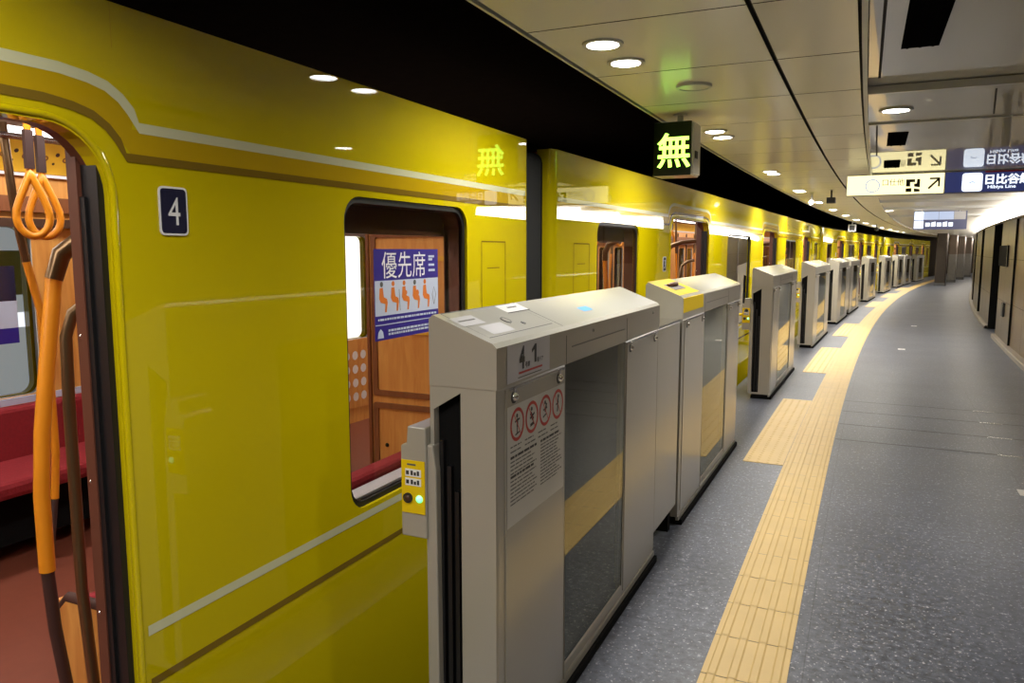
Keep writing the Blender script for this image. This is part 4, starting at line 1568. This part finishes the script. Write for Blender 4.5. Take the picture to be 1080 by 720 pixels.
# small ceiling cameras hanging along the edge
def dome_cam(s, o, label, kind, z=ZL):
    t = thing('ceiling_camera', label, 'camera', P(s, o, z), ANG(s), 'small cameras on the ceiling')
    mb = MB()
    mb.tube([(0, 0, 0), (0, 0, -.10)], .012, 'ceil_trim' if kind else 'rubber', 8)
    mb.disc((0, 0, 0), (0, 0, -1), 0, .03, 'ceil_trim', 12, .006)
    mb.build('stem', t)
    mb = MB()
    if kind == 0:
        mb.box(-.05, .05, -.08, .08, -.17, -.10, 'text_dark')
    elif kind == 1:
        mb.tube([(0, -.05, -.13), (0, .06, -.12)], .032, 'white', 12)
    else:
        mb.sheet(rrect(-.09, .09, -.28, -.10, .01, 2), [rrect(-.065, .065, -.255, -.125, .01, 2)], lambda a, b, t_: Vector((a, t_, b)), -.06, .06, 'label_grey')
        mb.box(-.065, .065, -.02, .05, -.255, -.125, 'text_dark')
    mb.build('body', t)


dome_cam(10.5, -.53, 'dark angled camera hanging mid ceiling over the third gate', 0)
dome_cam(10.9, -.80, 'small white fitting hanging near the fourth pair of downlights at the ceiling edge', 1)
dome_cam(21.5, -1.05, 'square grey monitor box hanging at the far ceiling edge', 2)
dome_cam(25.0, -.75, 'far black camera hanging at the ceiling edge near the distant sign', 0)

# glowing cove along the top of the right wall
mb = MB()
sweep(mb, [(1.86, 2.005), (1.845, 2.11), (1.82, ZR - .002)], 9.9, SMAX - 1, 'cove', cap=False)
cv = mb.build('cove_light')
tag(cv, 'long bright white cove light strip along the top of the right wall', 'light')
mb = MB()
sweep(mb, [(1.86, 2.005), (1.82, ZR - .002)], SMIN, 9.9, 'wall')
struct(mb, 'wall_upper')
for s in (14, 22, 30, 38):
    pass

# black sign on the right wall
def wall_sign():
    a, b = s_at(1064, 1.795), s_at(1055.5, 1.795)
    m = (a + b) / 2
    t = thing('wall_sign', 'small black sign panel on the right wall beside the dark recess', 'sign', P(m, 1.798, 1.5), ANG(m))
    L = b - a
    mb = MB()
    mb.box(-.02, 0, -L / 2, L / 2, -.26, .08, 'black')
    mb.build('panel', t)
    mb = MB()
    mb.box(-.026, -.02, -L / 2 - .02, -L / 2, -.28, .10, 'steel')
    mb.build('edge_strip', t)
    m = s_at(1064, 1.795) + .1
    t = thing('wall_box', 'small dark box low on the right wall under the black sign', 'box', P(m, 1.798, .55), ANG(m))
    mb = MB()
    mb.box(-.03, 0, -.12, .12, -.1, .12, 'text_dark')
    mb.build('box_body', t, bevel=.006)
    mb = MB()
    mb.box(-.034, -.03, -.10, .10, -.08, .10, 'text_grey')
    mb.build('box_lid', t)
    m = rec[0][0] - .2
    t = thing('post_base', 'low dark block on the floor at the right wall recess', 'block', P(m, 1.74, 0), ANG(m))


def pillars():
    for i, s in enumerate((37.6, 41.85, 46.2, 50.6)):
        lb = ['nearest and darkest square pillar at the far end, left of its row', 'second pillar of the far row, just right of the darkest one',
              'third pillar of the far row, between second and last', 'last pillar of the far row, next to the right wall'][i]
        o = (.465, .60, .61, .55)[i]
        t = thing('pillar', lb, 'pillar', P(s, o, 0), ANG(s), 'stone pillars at the far end')
        w = .205 if i == 0 else .17
        mb = MB()
        lp = rrect(-w, w, -w, w, .05, 4)
        fz = lambda a, b, t_: Vector((a, b, t_))
        mb.ring(lp, fz, .12, 1.32, 'pillar' if i else 'pillar_dark')
        mb.build('shaft', t)
        mb = MB()
        mb.ring(lp, fz, 1.32, ZR - .001, 'pillar_light' if i else 'pillar_dark')
        mb.build('upper_shaft', t)
        mb = MB()
        mb.ring(rrect(-w - .015, w + .015, -w - .015, w + .015, .05, 4), fz, 0, .12, 'text_grey')
        mb.build('base', t)
        downlight(s - .1, o + w + .22, ZR, ['round downlight beside the nearest far pillar', 'round downlight beside the second far pillar', 'round downlight beside the third far pillar',
                  'round downlight beside the last far pillar'][i], 'downlights beside the far pillars')
        area('lamp_light', P(s - .1, o + w + .22, ZR - .006), (0, 0, 0), .14, LP * .8, col=(1, .9, .78))


wall_sign()
bpy.data.objects.remove(bpy.data.objects['post_base'])
pillars()

# floor markers
for (s, o, w, l, mt, lb) in ((5.5, .985, .045, .13, 'sign_face_y0', 'small pale yellow marker on the floor at the right edge'),
                             (12.95, .38, .05, .14, 'white', 'small white marker in the middle of the floor'),
                             (17.1, .55, .05, .14, 'white', 'farther tiny white marker on the floor beyond the first one')):
    mb = MB()
    mt = 'notice' if mt != 'white' else 'white'
    mb.box(-w, w, -l / 2, l / 2, 0, .004, mt, Matrix.Translation(P(s, o)) @ Matrix.Rotation(ANG(s), 4, 'Z'))
    mb.box(-w * .3, w * .3, -l / 4, l / 4, .004, .0045, 'label_grey', Matrix.Translation(P(s, o)) @ Matrix.Rotation(ANG(s), 4, 'Z'))
    tag(mb.build('floor_marker'), lb, 'marker', 'small floor markers')

# glowing panels added in place of the lit opposite side behind the train windows
for (s0, s1, mt, lb) in ((1.4, 4.6, 'backdrop_dim', 'dim blue grey glowing backdrop added for the view through the open train door'),
                         (5.2, 9.6, 'backdrop', 'bright white glowing backdrop added behind the window beside the priority sticker')):
    m = (s0 + s1) / 2
    t = thing('backdrop_panel', lb, 'backdrop', P(m, -5.28, 0), ANG(m), 'added glowing backdrops on the far tunnel wall')
    L = s1 - s0
    mb = MB()
    mb.box(0, .06, -L / 2, L / 2, .3, 2.0, 'steel')
    mb.build('backdrop_frame', t)
    mb = MB()
    mb.raw([(.062, y, z) for y, z in ((-L / 2 + .04, .34), (L / 2 - .04, .34), (L / 2 - .04, 1.96), (-L / 2 + .04, 1.96))], [(0, 1, 2, 3)], mt)
    if mt == 'backdrop_dim':
        for a, b, c, d, m2 in ((-1.2, 1.2, .98, 1.08, 'sign_white'), (-.9, -.5, .55, .8, 'text_dark'), (.1, .5, 1.2, 1.5, 'label_grey'), (.7, 1.1, 1.3, 1.5, 'text_grey')):
            mb.raw([(.064, y, z) for y, z in ((a, c), (b, c), (b, d), (a, d))], [(0, 1, 2, 3)], m2)
    mb.build('backdrop_face', t)

# ---------------------------------------------------------------- car interior light
for c, (p, a) in zip(cars, POS):
    for y in ((3.0, 8.0, 13.0) if c is cars[0] else (2.5, 8.0, 13.5)):
        xf = Matrix.Translation(p) @ Matrix.Rotation(a, 4, 'Z')
        for x in (-.62, -2.06):
            area('car_light', xf @ Vector((x, y, 2.026)), (0, 0, a), .15, 20, col=(1, .96, .92), shape='RECTANGLE', sy=4.2)

w = bpy.data.worlds.new('world')
sc.world = w
w.use_nodes = True
w.node_tree.nodes['Background'].inputs[0].default_value = (0.02, 0.02, 0.02, 1)
w.node_tree.nodes['Background'].inputs[1].default_value = 0.3

vs = sc.view_settings
vs.view_transform = 'Standard'
vs.look = 'None'
vs.gamma = 1.0
vs.use_curve_mapping = False
vs.exposure = 0.0
